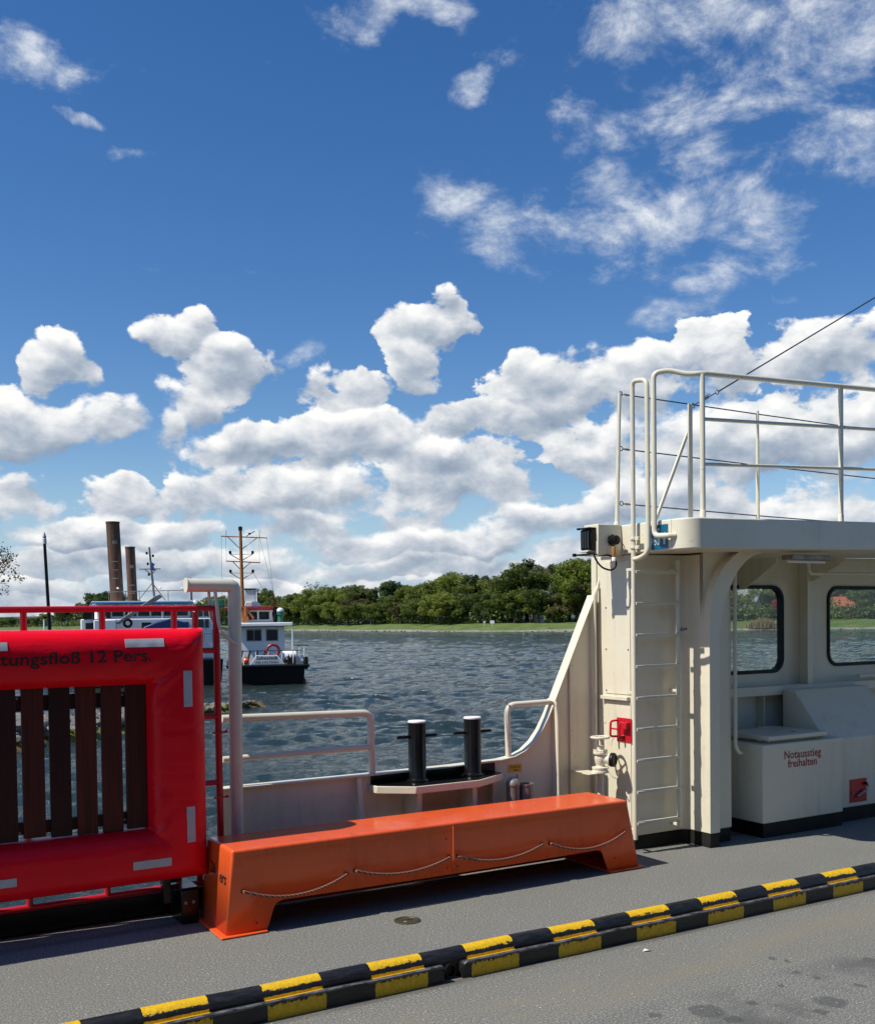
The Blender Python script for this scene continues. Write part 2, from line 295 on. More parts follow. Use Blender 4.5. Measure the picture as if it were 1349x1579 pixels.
def m_kerb():
    m, nt, b = new_mat('kerb_paint'); p = worldco(nt)
    sp = nd(nt, 'ShaderNodeSeparateXYZ'); nt.links.new(p, sp.inputs[0]); x, y, z = sp.outputs
    e = mth(nt, 'MULTIPLY', mth(nt, 'SUBTRACT', noi(nt, p, 40, 3, .6), .5), .012)
    fr = mth(nt, 'FRACT', mth(nt, 'DIVIDE', mth(nt, 'ADD', mth(nt, 'SUBTRACT', x, 1.03-.4975*20), e), .4975))
    st = mth(nt, 'LESS_THAN', fr, .532)
    n = noi(nt, vmt(nt, 'MULTIPLY', p, (14, 60, 60)), 1, 6, .75); n2 = noi(nt, vmt(nt, 'MULTIPLY', p, (62, 62, 55)), 1, 7, .8)
    # tyres have rubbed the paint off the shoulder of the bar and the top of the plate; the lip itself is bare and dark
    n5 = noi(nt, vmt(nt, 'MULTIPLY', p, (70, 70, 16)), 1, 6, .7)
    sh = mth(nt, 'MULTIPLY', maprange(nt, z, .122, .095), maprange(nt, z, .081, .088), clamp=True)
    wear1 = mth(nt, 'GREATER_THAN', mth(nt, 'MULTIPLY_ADD', sh, .34, mth(nt, 'MULTIPLY_ADD', n2, .45, mth(nt, 'MULTIPLY', n, .55))), .70)
    front = mth(nt, 'LESS_THAN', y, 4.045)
    fl = mth(nt, 'MULTIPLY', maprange(nt, z, .040, .068, 0, 1), front)
    wear2 = mth(nt, 'GREATER_THAN', mth(nt, 'MULTIPLY_ADD', fl, .26, mth(nt, 'MULTIPLY_ADD', n5, .6, mth(nt, 'MULTIPLY', n2, .4))), .70)
    lip = mth(nt, 'MULTIPLY', front, mth(nt, 'GREATER_THAN', z, .0685))
    wr = mth(nt, 'MAXIMUM', mth(nt, 'MAXIMUM', wear1, wear2), lip)
    yel = mixc(nt, maprange(nt, n2, .35, .65), (.80, .50, .006), (.52, .30, .008))
    blk = mixc(nt, maprange(nt, n, .45, .75), (.007, .007, .007), (.03, .03, .03))
    blk = mixc(nt, mth(nt, 'MULTIPLY', lip, maprange(nt, n, .4, .62), clamp=True), blk, (.16, .16, .17))
    f = mth(nt, 'MULTIPLY', st, mth(nt, 'SUBTRACT', 1, wr), clamp=True)
    nt.links.new(mixc(nt, f, blk, yel), b.inputs['Base Color'])
    nt.links.new(maprange(nt, n2, .3, .7, .28, .5), b.inputs['Roughness'])
    bump(nt, b, mth(nt, 'MULTIPLY_ADD', f, .15, n), .5, .006); return m
M['kerb'] = m_kerb()
def m_water():
    m, nt, b = new_mat('canal_water'); p = worldco(nt)
    b.inputs['Base Color'].default_value = (.019, .029, .027, 1); b.inputs['Roughness'].default_value = .06
    b.inputs['IOR'].default_value = 1.33; b.inputs['Specular IOR Level'].default_value = .5
    d = vmt(nt, 'LENGTH', vmt(nt, 'SUBTRACT', p, (0, 0, 1.65)))
    q = vmt(nt, 'MULTIPLY', p, (.75, 1, 1))
    n1 = noi(nt, q, 6.5, 5, .68, .5); n2 = noi(nt, q, 1.4, 6, .62, .4); n3 = noi(nt, vmt(nt, 'MULTIPLY', p, (.5, .75, 1)), .35, 5, .65, .3)
    far = maprange(nt, d, 15, 70, 0, 1)
    h = mth(nt, 'MULTIPLY', n1, .075)
    h = mth(nt, 'ADD', h, mth(nt, 'MULTIPLY', mth(nt, 'MULTIPLY', n2, far), .16))
    h = mth(nt, 'ADD', h, mth(nt, 'MULTIPLY', mth(nt, 'MULTIPLY', n3, far), .32))
    n = nd(nt, 'ShaderNodeBump'); n.inputs['Strength'].default_value = 1; n.inputs['Distance'].default_value = 1
    nt.links.new(h, n.inputs['Height']); nt.links.new(n.outputs[0], b.inputs['Normal'])
    # a few breaking crests
    at = nd(nt, 'ShaderNodeAttribute'); at.attribute_name = 'crest'
    fo = mth(nt, 'MULTIPLY', maprange(nt, at.outputs['Fac'], .80, 1.0), maprange(nt, noi(nt, p, 14, 4, .75), .5, .62), clamp=True)
    nt.links.new(mixc(nt, fo, (.018, .031, .026), (.7, .74, .74)), b.inputs['Base Color'])
    nt.links.new(maprange(nt, fo, 0, 1, .06, .6), b.inputs['Roughness'])
    return m
M['water'] = m_water()
def m_simple(name, stops, scale, rough=.9, det=6, stretch=(1, 1, 1), bmp=.3, bd=.1):
    m, nt, b = new_mat(name); p = worldco(nt)
    n = noi(nt, vmt(nt, 'MULTIPLY', p, stretch), scale, det, .65, .2)
    nt.links.new(ramp(nt, n, stops), b.inputs['Base Color']); b.inputs['Roughness'].default_value = rough
    if bmp: bump(nt, b, n, bmp, bd)
    return m
M['grass'] = m_simple('bank_grass', [(.3, (.045, .08, .012)), (.5, (.08, .125, .02)), (.62, (.12, .145, .035)), (.75, (.18, .15, .08))], .35, stretch=(1, 1, 3))
M['ground'] = m_simple('wooded_ground', [(.3, (.02, .035, .012)), (.7, (.05, .08, .025))], .3)
M['stone'] = m_simple('pale_stone', [(.3, (.10, .095, .08)), (.6, (.24, .225, .20)), (.8, (.42, .40, .36))], .8)
def m_rock():
    m, nt, b = new_mat('revetment_rock'); p = worldco(nt)
    sp = nd(nt, 'ShaderNodeSeparateXYZ'); nt.links.new(p, sp.inputs[0])
    n = noi(nt, p, 4, 6, .7); n2 = noi(nt, p, 1.7, 4, .6)
    c = ramp(nt, n, [(.3, (.05, .045, .04)), (.5, (.15, .14, .125)), (.75, (.33, .31, .28))])
    zz = mth(nt, 'ADD', sp.outputs[2], mth(nt, 'MULTIPLY', n2, -.12))
    alg = ramp(nt, n2, [(.35, (.06, .03, .012)), (.5, (.14, .10, .015)), (.62, (.14, .17, .02))])
    c = mixc(nt, maprange(nt, zz, -1.06, -1.13), c, alg); nt.links.new(c, b.inputs['Base Color'])
    b.inputs['Roughness'].default_value = .7; bump(nt, b, n, .6, .05); return m
M['rock'] = m_rock()
def m_leaf(name, cols, trans=.42):
    """leaf colour varies from leaf cluster to leaf cluster by a noise in space and from tree to tree"""
    m, nt, b = new_mat(name); p = worldco(nt); oi = nd(nt, 'ShaderNodeObjectInfo')
    n = noi(nt, p, .55, 3, .6); n2 = noi(nt, p, 4., 2, .5)
    f = mth(nt, 'ADD', mth(nt, 'MULTIPLY_ADD', n, .7, mth(nt, 'MULTIPLY', n2, .35)), mth(nt, 'MULTIPLY_ADD', oi.outputs['Random'], .5, -.25))
    c = ramp(nt, f, [(.25, cols[0]), (.5, cols[1]), (.78, cols[2])])
    nt.links.new(c, b.inputs['Base Color']); b.inputs['Roughness'].default_value = .55
    t = nd(nt, 'ShaderNodeBsdfTranslucent'); nt.links.new(c, t.inputs[0])
    x = nd(nt, 'ShaderNodeMixShader'); x.inputs[0].default_value = trans
    nt.links.new(b.outputs[0], x.inputs[1]); nt.links.new(t.outputs[0], x.inputs[2])
    nt.links.new(x.outputs[0], nt.nodes['Material Output'].inputs[0]); return m
M['leaf_mid'] = m_leaf('mid_green_leaves', [(.07, .10, .013), (.115, .155, .02), (.17, .215, .03)])
M['leaf_dark'] = m_leaf('dark_green_leaves', [(.032, .06, .012), (.055, .098, .018), (.09, .145, .026)])
M['leaf_fresh'] = m_leaf('fresh_green_leaves', [(.09, .125, .012), (.15, .19, .018), (.21, .25, .03)])
M['leaf_brown'] = m_leaf('olive_brown_leaves', [(.06, .06, .018), (.11, .10, .028), (.16, .14, .04)])
M['leaf_grey'] = m_leaf('bare_grey_twigs', [(.07, .065, .05), (.12, .11, .085), (.17, .16, .12)], .1)
M['leaf_red'] = m_leaf('red_blossom', [(.2, .015, .02), (.35, .03, .03), (.45, .06, .05)])
M['bark'] = m_simple('bark', [(.3, (.03, .024, .018)), (.7, (.10, .085, .065))], 3)
M['reed'] = m_simple('dry_reeds', [(.3, (.16, .12, .06)), (.6, (.32, .25, .14)), (.8, (.42, .34, .2))], 2, stretch=(3, 3, .4))
M['brick'] = m_simple('red_brick_wall', [(.3, (.16, .04, .03)), (.7, (.28, .08, .05))], 2)
M['tiles'] = m_simple('grey_roof_tiles', [(.3, (.12, .13, .14)), (.7, (.24, .26, .28))], 2)
M['redroof'] = m_simple('red_roof_tiles', [(.3, (.22, .045, .03)), (.7, (.36, .10, .06))], 2)

# ================================================================ mesh helpers
class MB:
    """collects shapes; build() links them as ONE mesh object"""
    def __init__(s): s.v = []; s.f = []
    def add(s, vs, fs):
        o = len(s.v); s.v += [tuple(v) for v in vs]; s.f += [tuple(i+o for i in f) for f in fs]; return s
    def box(s, x0, x1, y0, y1, z0, z1):
        vs = [(x, y, z) for z in (z0, z1) for y in (y0, y1) for x in (x0, x1)]
        return s.add(vs, [(0, 2, 3, 1), (4, 5, 7, 6), (0, 1, 5, 4), (2, 6, 7, 3), (0, 4, 6, 2), (1, 3, 7, 5)])
    def prism(s, pts, a, b, axis='Y'):
        """polygon pts (two coords) extruded from a to b along axis"""
        n = len(pts)
        def P(p, t): return {'Y': (p[0], t, p[1]), 'Z': (p[0], p[1], t), 'X': (t, p[0], p[1])}[axis]
        vs = [P(p, a) for p in pts] + [P(p, b) for p in pts]
        fs = [tuple(range(n))[::-1], tuple(range(n, 2*n))] + [(i, (i+1) % n, n+(i+1) % n, n+i) for i in range(n)]
        return s.add(vs, fs)
    def tube(s, pts, r, n=12, close=False, caps=True, r2=None):
        pts = [Vector(p) for p in pts]; N = len(pts); base = len(s.v); rings = []
        def tan(i):
            if close: return (pts[(i+1) % N]-pts[i-1]).normalized()
            if i == 0: return (pts[1]-pts[0]).normalized()
            if i == N-1: return (pts[-1]-pts[-2]).normalized()
            return ((pts[i+1]-pts[i]).normalized()+(pts[i]-pts[i-1]).normalized()).normalized()
        t = tan(0); a = t.orthogonal().normalized()
        for i in range(N):
            t2 = tan(i); q = t.rotation_difference(t2); a = q @ a; a = (a - t2*a.dot(t2)).normalized(); t = t2
            b = t.cross(a); rr = r if r2 is None else r+(r2-r)*i/(N-1)
            if isinstance(r, (list, tuple)): rr = r[i]
            k = 1.
            if not close and 0 < i < N-1:
                c = (pts[i+1]-pts[i]).normalized().dot((pts[i]-pts[i-1]).normalized()); k = 1.
            rings.append([pts[i]+(a*math.cos(2*math.pi*j/n)+b*math.sin(2*math.pi*j/n))*rr*k for j in range(n)])
        vs = [v for rg in rings for v in rg]; fs = []
        for i in range(N if close else N-1):
            for j in range(n):
                fs.append((i*n+j, i*n+(j+1) % n, ((i+1) % N)*n+(j+1) % n, ((i+1) % N)*n+j))
        if caps and not close:
            fs += [tuple(range(n))[::-1], tuple(range((N-1)*n, N*n))]
        return s.add(vs, fs)
    def lathe(s, prof, o, axis='Z', n=24):
        """prof: (radius, height) pairs revolved about the axis through o"""
        o = Vector(o); vs = []; N = len(prof)
        ax = {'Z': (Vector((1, 0, 0)), Vector((0, 1, 0)), Vector((0, 0, 1))), 'X': (Vector((0, 1, 0)), Vector((0, 0, 1)), Vector((1, 0, 0))), 'Y': (Vector((0, 0, 1)), Vector((1, 0, 0)), Vector((0, 1, 0)))}[axis] if isinstance(axis, str) else axis
        for r, h in prof:
            for j in range(n):
                w = 2*math.pi*j/n; vs.append(o+ax[0]*math.cos(w)*r+ax[1]*math.sin(w)*r+ax[2]*h)
        fs = [(i*n+j, i*n+(j+1) % n, (i+1)*n+(j+1) % n, (i+1)*n+j) for i in range(N-1) for j in range(n)]
        fs += [tuple(range(n))[::-1], tuple(range((N-1)*n, N*n))]
        return s.add(vs, fs)
    def build(s, name, mat, parent=None, smooth=35, bevel=0, seg=2):
        me = bpy.data.meshes.new(name); me.from_pydata(s.v, [], s.f); me.validate()
        bm = bmesh.new(); bm.from_mesh(me); bmesh.ops.recalc_face_normals(bm, faces=bm.faces[:]); bm.to_mesh(me); bm.free()
        me.materials.append(M[mat] if isinstance(mat, str) else mat)
        o = bpy.data.objects.new(name, me); COL.objects.link(o)
        if smooth:
            me.polygons.foreach_set('use_smooth', [True]*len(me.polygons)); me.set_sharp_from_angle(angle=R(smooth))
        if bevel:
            b = o.modifiers.new('bevel', 'BEVEL'); b.width = bevel; b.segments = seg; b.limit_method = 'ANGLE'; b.angle_limit = R(30); b.harden_normals = False
        if parent: o.parent = parent; o.matrix_parent_inverse = parent.matrix_world.inverted()
        return o
def fillet(pts, r, k=6):
    """round the corners of a polyline"""
    P = [Vector(p) for p in pts]; out = [P[0]]
    for i in range(1, len(P)-1):
        a, b, c = P[i-1], P[i], P[i+1]; u = (a-b).normalized(); v = (c-b).normalized()
        rr = min(r, (a-b).length*.48, (c-b).length*.48); p0 = b+u*rr; p1 = b+v*rr
        for j in range(k+1):
            t = j/k; out.append(p0*(1-t)**2+b*2*t*(1-t)+p1*t*t)
    return out+[P[-1]]
def rrect(x0, x1, z0, z1, r, k=6):
    out = []
    for cx, cz, a0 in ((x1-r, z1-r, 0), (x0+r, z1-r, 90), (x0+r, z0+r, 180), (x1-r, z0+r, 270)):
        for j in range(k+1):
            a = R(a0+90*j/k); out.append((cx+r*math.cos(a), cz+r*math.sin(a)))
    return out
def ring_prism(mb, outer, inner, a, b, axis='Y'):
    n = len(outer)
    def P(p, t): return {'Y': (p[0], t, p[1]), 'Z': (p[0], p[1], t), 'X': (t, p[0], p[1])}[axis]
    vs = [P(p, a) for p in outer]+[P(p, a) for p in inner]+[P(p, b) for p in outer]+[P(p, b) for p in inner]; fs = []
    for i in range(n):
        j = (i+1) % n
        fs += [(i, j, n+j, n+i), (2*n+i, 3*n+i, 3*n+j, 2*n+j), (i, 2*n+i, 2*n+j, j), (n+i, n+j, 3*n+j, 3*n+i)]
    mb.add(vs, fs)
def tag(o, label=None, cat=None, group=None, kind=None):
    if label: o['label'] = label
    if cat: o['category'] = cat
    if group: o['group'] = group
    if kind: o['kind'] = kind
    return o
def empty(name, loc, label, cat, group=None):
    o = bpy.data.objects.new(name, None); COL.objects.link(o); o.location = loc; o.empty_display_size = .1
    o.matrix_world = Matrix.Translation(loc); return tag(o, label, cat, group)
def copy_tree(o, parent=None):
    c = o.copy(); COL.objects.link(c)
    if parent: c.parent = parent
    for ch in [x for x in bpy.data.objects if x.parent == o]: copy_tree(ch, c)
    return c
def text_mb(s, size, origin, xdir, updir, thick=.0012, font_bold=False, spacing=1., align='LEFT', xscale=1.):
    """flat lettering cut from the built-in font, laid on a plane"""
    cu = bpy.data.curves.new('t', 'FONT'); cu.body = s; cu.size = size; cu.space_character = spacing; cu.align_x = align
    cu.extrude = 0; cu.resolution_u = 3
    if font_bold: cu.offset = size*.016
    o = bpy.data.objects.new('t', cu); COL.objects.link(o)
    bpy.context.view_layer.update()
    me = o.to_mesh(); X = Vector(xdir).normalized(); U = Vector(updir).normalized(); N = X.cross(U)
    O = Vector(origin); mb = MB()
    V = [O+X*v.co.x*xscale+U*v.co.y+N*thick for v in me.vertices]
    mb.add(V, [tuple(p.vertices) for p in me.polygons])
    o.to_mesh_clear(); bpy.data.objects.remove(o); bpy.data.curves.remove(cu)
    return mb

# ================================================================ the setting: water, deck
WZ = -1.2
def make_water():
    rng = np.random.default_rng(4)
    # fine columns where the canal lies open in front of the ferry, coarser all round
    a = np.concatenate([np.linspace(-math.pi, -.62, 60, endpoint=False), np.linspace(-.62, .62, 620, endpoint=False), np.linspace(.62, math.pi, 60, endpoint=False)])
    r = np.concatenate([[1.5, 3.], np.geomspace(5., 60., 400), np.geomspace(60.4, 420, 400), np.geomspace(440, 3500, 16)])
    A, Rr = np.meshgrid(a+YAW, r); X = Rr*np.sin(A); Y = Rr*np.cos(A)
    Z = np.zeros_like(X); wind = R(52)
    cell = np.maximum(Rr*.002, np.gradient(r)[:, None]*np.ones_like(A))
    for i in range(110):
        lam = float(np.exp(rng.uniform(math.log(.28), math.log(2.4)))); k = 2*math.pi/lam
        th = wind+rng.normal(0, .55); amp = .0088*lam**.45
        ph = rng.uniform(0, 2*math.pi)
        q = k*(X*math.cos(th)+Y*math.sin(th))+ph+.6*np.sin(.23*X+.31*Y+i)
        w = np.clip((lam/cell-1.3)/1.6, 0, 1)
        Z += amp*w*(1-2*np.abs(np.sin(q/2))**1.35)*.72
    grp = .75+.35*np.sin(.35*X+.2*Y+1)*np.sin(.27*Y-.11*X)
    Z *= grp*np.clip(1.1-Rr/900, .4, 1)
    zz = Z.ravel(); cr = np.clip(zz/(np.percentile(zz[:len(a)*400], 99.93)+1e-9), 0, 2)*.9
    V = np.stack([X.ravel(), Y.ravel(), Z.ravel()+WZ], 1); n = len(a); m_ = len(r)
    i, j = np.meshgrid(np.arange(m_-1), np.arange(n), indexing='ij'); j2 = (j+1) % n
    F = np.stack([i*n+j, i*n+j2, (i+1)*n+j2, (i+1)*n+j], -1).reshape(-1, 4)
    me = bpy.data.meshes.new('water'); me.vertices.add(len(V)); me.vertices.foreach_set('co', V.ravel().astype(np.float32))
    me.loops.add(F.size); me.loops.foreach_set('vertex_index', F.ravel().astype(np.int32))
    me.polygons.add(len(F)); me.polygons.foreach_set('loop_start', np.arange(0, F.size, 4, dtype=np.int32))
    me.polygons.foreach_set('use_smooth', np.ones(len(F), dtype=bool)); me.update(calc_edges=True); me.validate()
    at = me.attributes.new('crest', 'FLOAT', 'POINT'); at.data.foreach_set('value', cr.astype(np.float32))
    me.flip_normals(); 
    me.materials.append(M['water']); o = bpy.data.objects.new('water', me); COL.objects.link(o); tag(o, kind='structure')
    if me.polygons[5000].normal.z < 0: me.flip_normals()
make_water()
d = MB().box(-9, 16, -7, 5.825, -.12, 0); d.box(2.02, 16, 5.826, 6.05, -.12, -.0005)
tag(d.build('deck', 'deck', smooth=0), kind='structure')
h = MB().box(-9, 16, 5.45, 5.97, -1.9, -.125).box(-9, 2.0, 5.835, 5.955, -.12, .125)
tag(h.build('hull', 'black', bevel=.008), kind='structure')

# ---------------------------------------------------------------- striped kerb
k = empty('wheel_kerb', (3, 4.1, 0), 'black and yellow striped steel kerb bar running along the grey deck', 'kerb')
prof = [(4.068, 0)] + [(4.110+.048*math.cos(R(a)), .077+.048*math.sin(R(a))) for a in range(190, -15, -12)] + [(4.162, 0)]
mb = MB(); xs = [-5, 0]+[.6+.12*i for i in range(60)]+[9, 14]; n = len(prof)
rnd = random.Random(3)
vs = []
for x in xs:
    dz = mnoise.noise((x*2.3, 1, 2))*.0035; dy = mnoise.noise((x*1.7, 5, 2))*.003
    vs += [(x, p[0]+dy, p[1]+(dz if p[1] > 0 else 0)) for p in prof]
fs = [(i*n+j, i*n+j+1, (i+1)*n+j+1, (i+1)*n+j) for i in range(len(xs)-1) for j in range(n-1)]+[tuple(range(n)), tuple(range((len(xs)-1)*n, len(xs)*n))]
mb.add(vs, fs); mb.build('round_bar', 'kerb', k, smooth=50)
def plate(x0, x1):
    """front strip with a turned-over lip, ends rounded off at the drain gap"""
    mb = MB(); st = [(0, .75), (.006, .9), (.016, 1), (.03, 1.)]
    seg = [(x0+a, s) for a, s in st]+[(x0+.05+(x1-x0-.1)*i/40, 1) for i in range(41)]+[(x1-a, s) for a, s in st[::-1]]
    pf = [(4.023, 0), (4.022, .066), (4.013, .071), (4.012, .079), (4.020, .084), (4.030, .082), (4.040, .077), (4.062, .073), (4.066, 0)]; n = len(pf); vs = []
    for x, s in seg:
        w = mnoise.noise((x*3.1, 9, 0))*.003
        vs += [(x, p[0]+w, p[1]*s+(w*.6 if p[1] > .05 else 0)) for p in pf]
    fs = [(i*n+j, i*n+j+1, (i+1)*n+j+1, (i+1)*n+j) for i in range(len(seg)-1) for j in range(n-1)]+[tuple(range(n)), tuple(range((len(seg)-1)*n, len(seg)*n))]
    mb.add(vs, fs); return mb.build('front_plate', 'kerb', k, smooth=50)
plate(-5, 2.375); plate(2.475, 14)
dh = MB(); ring_prism(dh, [(2.425+.030*math.cos(a), .038+.033*math.sin(a)) for a in np.linspace(0, 2*math.pi, 20, endpoint=False)],
                      [(2.425+.022*math.cos(a), .038+.025*math.sin(a)) for a in np.linspace(0, 2*math.pi, 20, endpoint=False)], 4.045, 4.075)
dh.lathe([(.021, 0), (.0205, .001)], (2.425, 4.062, .038), 'Y', 16); dh.build('drain_pipe', 'rubber', k)

# ---------------------------------------------------------------- deck drain
t = empty('deck_drain', (2.70, 4.965, 0), 'round worn brass cover let into the grey deck', 'drain cover')
MB().lathe([(.074, -.004), (.074, .004), (.068, .006), (.060, .006), (.058, .003), (.030, .003), (.028, .006), (.012, .006), (.010, .002), (.001, .002)], (2.70, 4.965, 0), 'Z', 36).build('cover_plate', 'drain', t)
s = MB().box(2.668, 2.732, 4.960, 4.970, .0062, .0085); s.build('cross_bar', 'drain', t)

# ---------------------------------------------------------------- orange life float used as a bench
fl = empty('life_float', (3.15, 5.42, 0), 'long orange fibreglass life float standing on the deck like a bench', 'life float')
ol = [(1.752, .012), (1.972, .012)] + [tuple(p) for p in [(1.985, .03), (2.012, .105), (2.024, .133), (2.045, .150), (2.075, .157)]] \
    + [(2.075+(4.215-2.075)*i/20, .157-.006*math.sin(math.pi*i/20)) for i in range(1, 20)] \
    + [(4.215, .157), (4.245, .150), (4.262, .133), (4.272, .105), (4.300, .03), (4.310, .012), (4.565, .012), (4.484, .452), (1.796, .452)]
n = len(ol)
def fy(z, side): return (5.193+.022*z/.452) if side < 0 else (5.655-.035*z/.452)
# an upturned tub: front, back, ends and top, open underneath
bmf = MB(); vs = [(x, fy(z, -1), z) for x, z in ol]+[(x, fy(z, 1), z) for x, z in ol]
bmf.add(vs, [tuple(range(n)), (n, 2*n-3, 2*n-2, 2*n-1)]+[(i, (i+1) % n, n+(i+1) % n, n+i) for i in (n-3, n-2, n-1)])       # the back panel reaches down to the deck
tub = bmf.build('shell', 'orange', fl, smooth=40, bevel=.014, seg=4)
sd = tub.modifiers.new('wall', 'SOLIDIFY'); sd.thickness = .010; sd.offset = -1
def flange(x0, x1, ends):
    mb = MB(); a = .034
    pts = [(x0-(a if ends < 0 else .002), 5.193-.022), (x1+(a if ends > 0 else .002), 5.193-.022), (x1+(a if ends > 0 else .002), 5.655+.02), (x0-(a if ends < 0 else .002), 5.655+.02)]
    mb.prism(pts, .002, .013, 'Z'); return mb.build('foot_flange', 'orange', fl, bevel=.008, seg=3)
flange(1.752, 1.974, -1); flange(4.308, 4.565, 1)
MB().box(3.1385, 3.1400, 5.1935, 5.1995, .158, .435).build('joint_seam', 'orange', fl, bevel=.001)
for (x0, z0, x1, z1, sg) in ((1.849, .231, 2.451, .242, .062), (2.503, .253, 3.115, .252, .048), (3.173, .248, 3.787, .247, .052), (3.846, .244, 4.449, .250, .066)):
    pts = [(x0, 5.212, z0)]
    for i in range(15):
        t = i/14; pts.append((x0+.006+(x1-x0-.012)*t, 5.190-.004*math.sin(math.pi*t), z0+(z1-z0)*t-sg*4*t*(1-t)))
    pts.append((x1, 5.212, z1))
    rp = MB().tube(pts, .0078, 10).build('grab_rope', 'rope', fl)
    for q in ((x0, z0), (x1, z1)): MB().lathe([(.011, -.001), (.011, .003), (.008, .004)], (q[0], 5.203, q[1]), 'Y', 14).build('eyelet', 'blacktext', rp)
EX = lambda z: 1.752+(z-.012)*.1
for s, y, z, sz in (('26', 5.520, .286, .084), ('ers', 5.368, .262, .088)):
    mb = text_mb(s, sz, (EX(z), y, z), (0, -1, 0), (.1, 0, 1), .0022, True, 1.0)
    mb.build('lettering', 'blacktext', fl, smooth=0)
for x, z in ((1.92, .055), (4.36, .09), (4.43, .24), (3.10, .19), (3.17, .19), (3.10, .36)): MB().lathe([(.0045, 0), (.0045, -.002)], (x, fy(z, -1), z), 'Y', 8).build('rivet', 'blacktext', fl)

# ---------------------------------------------------------------- red gate across the boarding gap
g = empty('red_gate', (.6, 5.82, .1), 'red tubular steel gate behind the red life raft at the ship\'s side', 'gate')
def tubeo(name, pts, r, mat, par, n=14, fil=0, **k):
    return MB().tube(fillet(pts, fil) if fil else pts, r, n).build(name, mat, par, **k)
tubeo('top_rail', [(-3.2, 5.82, 1.715), (1.925, 5.82, 1.731), (1.935, 5.82, 1.70), (1.94, 5.82, .40), (1.95, 5.82, .11)], .0205, 'redpaint', g)
tubeo('bottom_rail', [(-3.2, 5.82, .128), (1.93, 5.82, .150)], .0185, 'redpaint', g)
tubeo('inner_post', [(1.812, 5.82, .15), (1.812, 5.82, 1.71)], .0185, 'redpaint', g)
for x in (-1.53, -.725, .08, .487, .89, 1.293, 1.690): tubeo('upright', [(x, 5.82, .14), (x, 5.82, 1.72)], .0175, 'redpaint', g)
for z in (1.487, 1.106, .722, .342): tubeo('rung', [(1.812, 5.82, z), (1.94, 5.82, z)], .0165, 'redpaint', g)
for z in (1.013, .637): MB().box(1.895, 1.985, 5.795, 5.80, z-.006, z+.006).lathe([(.007, 0), (.007, .012)], (1.975, 5.797, z), 'Z', 10).build('catch_tab', 'redpaint', g, bevel=.001)
b = empty('gate_foot', (1.67, 5.6, 0), 'black bolted steel foot that carries the red gate beside the orange float', 'bracket')
MB().box(1.628, 1.724, 5.560, 5.572, .001, .186).box(1.628, 1.640, 5.573, 5.80, .001, .186).box(1.712, 1.724, 5.573, 5.80, .001, .186).box(1.60, 1.727, 5.575, 5.79, .187, .196).build('bracket_plate', 'black', b, bevel=.003)
for x in (1.650, 1.694): MB().lathe([(.010, 0), (.010, -.004), (.006, -.006), (.006, -.012), (.002, -.013)], (x, 5.560, .118), 'Y', 12).build('bolt', 'galv', b)
MB().box(1.555, 1.599, 5.66, 5.71, .10, .262).box(1.555, 1.66, 5.711, 5.72, .20, .262).build('hinge_block', 'black', b, bevel=.004)

# ---------------------------------------------------------------- red life raft hung on the gate
RX0, RX1, RZ0, RZ1 = -1.235, 1.785, .248, 1.620; IX0, IX1, IZ0, IZ1 = -.92, 1.462, .545, 1.318
RYC, RD = 5.640, .145
def raft_prof(t):
    """t 0..1 from the inner edge to the outer edge: how far the tube bulges forward"""
    return (1-abs(2*t-1)**3.0)**(1/2.4)
def raft_t(x, z):
    c = []
    if z > IZ1: c.append((z-IZ1)/(RZ1-IZ1))
    if z < IZ0: c.append((IZ0-z)/(IZ0-RZ0))
    if x > IX1: c.append((x-IX1)/(RX1-IX1))
    if x < IX0: c.append((IX0-x)/(IX0-RX0))
    return max(c) if c else 0
def wrink(x, z):
    w = mnoise.noise((x*3.2, z*3.2, 7))*.006+mnoise.noise((x*9, z*14, 3))*.0016
    dcor = min(math.hypot(x-RX1, z-RZ1), math.hypot(x-IX1, z-IZ0), math.hypot(x-IX1, z-IZ1))
    w += .010*math.exp(-(dcor/.13)**2)*math.sin(60*(x-z)+4*mnoise.noise((x*8, z*8, 1)))
    return w
def raft_y(x, z): return RYC-RD*raft_prof(min(1, max(0, raft_t(x, z))))-wrink(x, z)*(1 if 0.02 < raft_t(x, z) < .98 else 0)
def raft_mesh():
    mb = MB(); NT = 26; NS = 46
    def corners(t):
        return [(IX0+(RX0-IX0)*t, IZ0+(RZ0-IZ0)*t), (IX1+(RX1-IX1)*t, IZ0+(RZ0-IZ0)*t), (IX1+(RX1-IX1)*t, IZ1+(RZ1-IZ1)*t), (IX0+(RX0-IX0)*t, IZ1+(RZ1-IZ1)*t)]
    ts = [(1-math.cos(math.pi*i/(NT)))/2 for i in range(NT+1)]
    sec = [(t, -1) for t in ts]+[(t, 1) for t in ts[-2:0:-1]]
    vs = []; P = len(sec); per = 4*NS
    for t, sd in sec:
        c = corners(t)
        for s in range(4):
            a, b = c[s], c[(s+1) % 4]
            for i in range(NS):
                u = i/NS; u = u+.35*math.sin(2*math.pi*u)/(2*math.pi)*-1
                x = a[0]+(b[0]-a[0])*u; z = a[1]+(b[1]-a[1])*u
                y = raft_y(x, z) if sd < 0 else RYC+RD*.95*raft_prof(t)
                vs.append((x, y, z))
    fs = [(i*per+j, i*per+(j+1) % per, ((i+1) % P)*per+(j+1) % per, ((i+1) % P)*per+j) for i in range(P) for j in range(per)]
    mb.add(vs, fs); return mb
rf = empty('life_raft', (.3, 5.64, .25), 'inflated-looking red life raft with dark wooden slats, hung upright on the red gate', 'life raft')
tb = raft_mesh().build('tube', 'vinyl', rf, smooth=38)
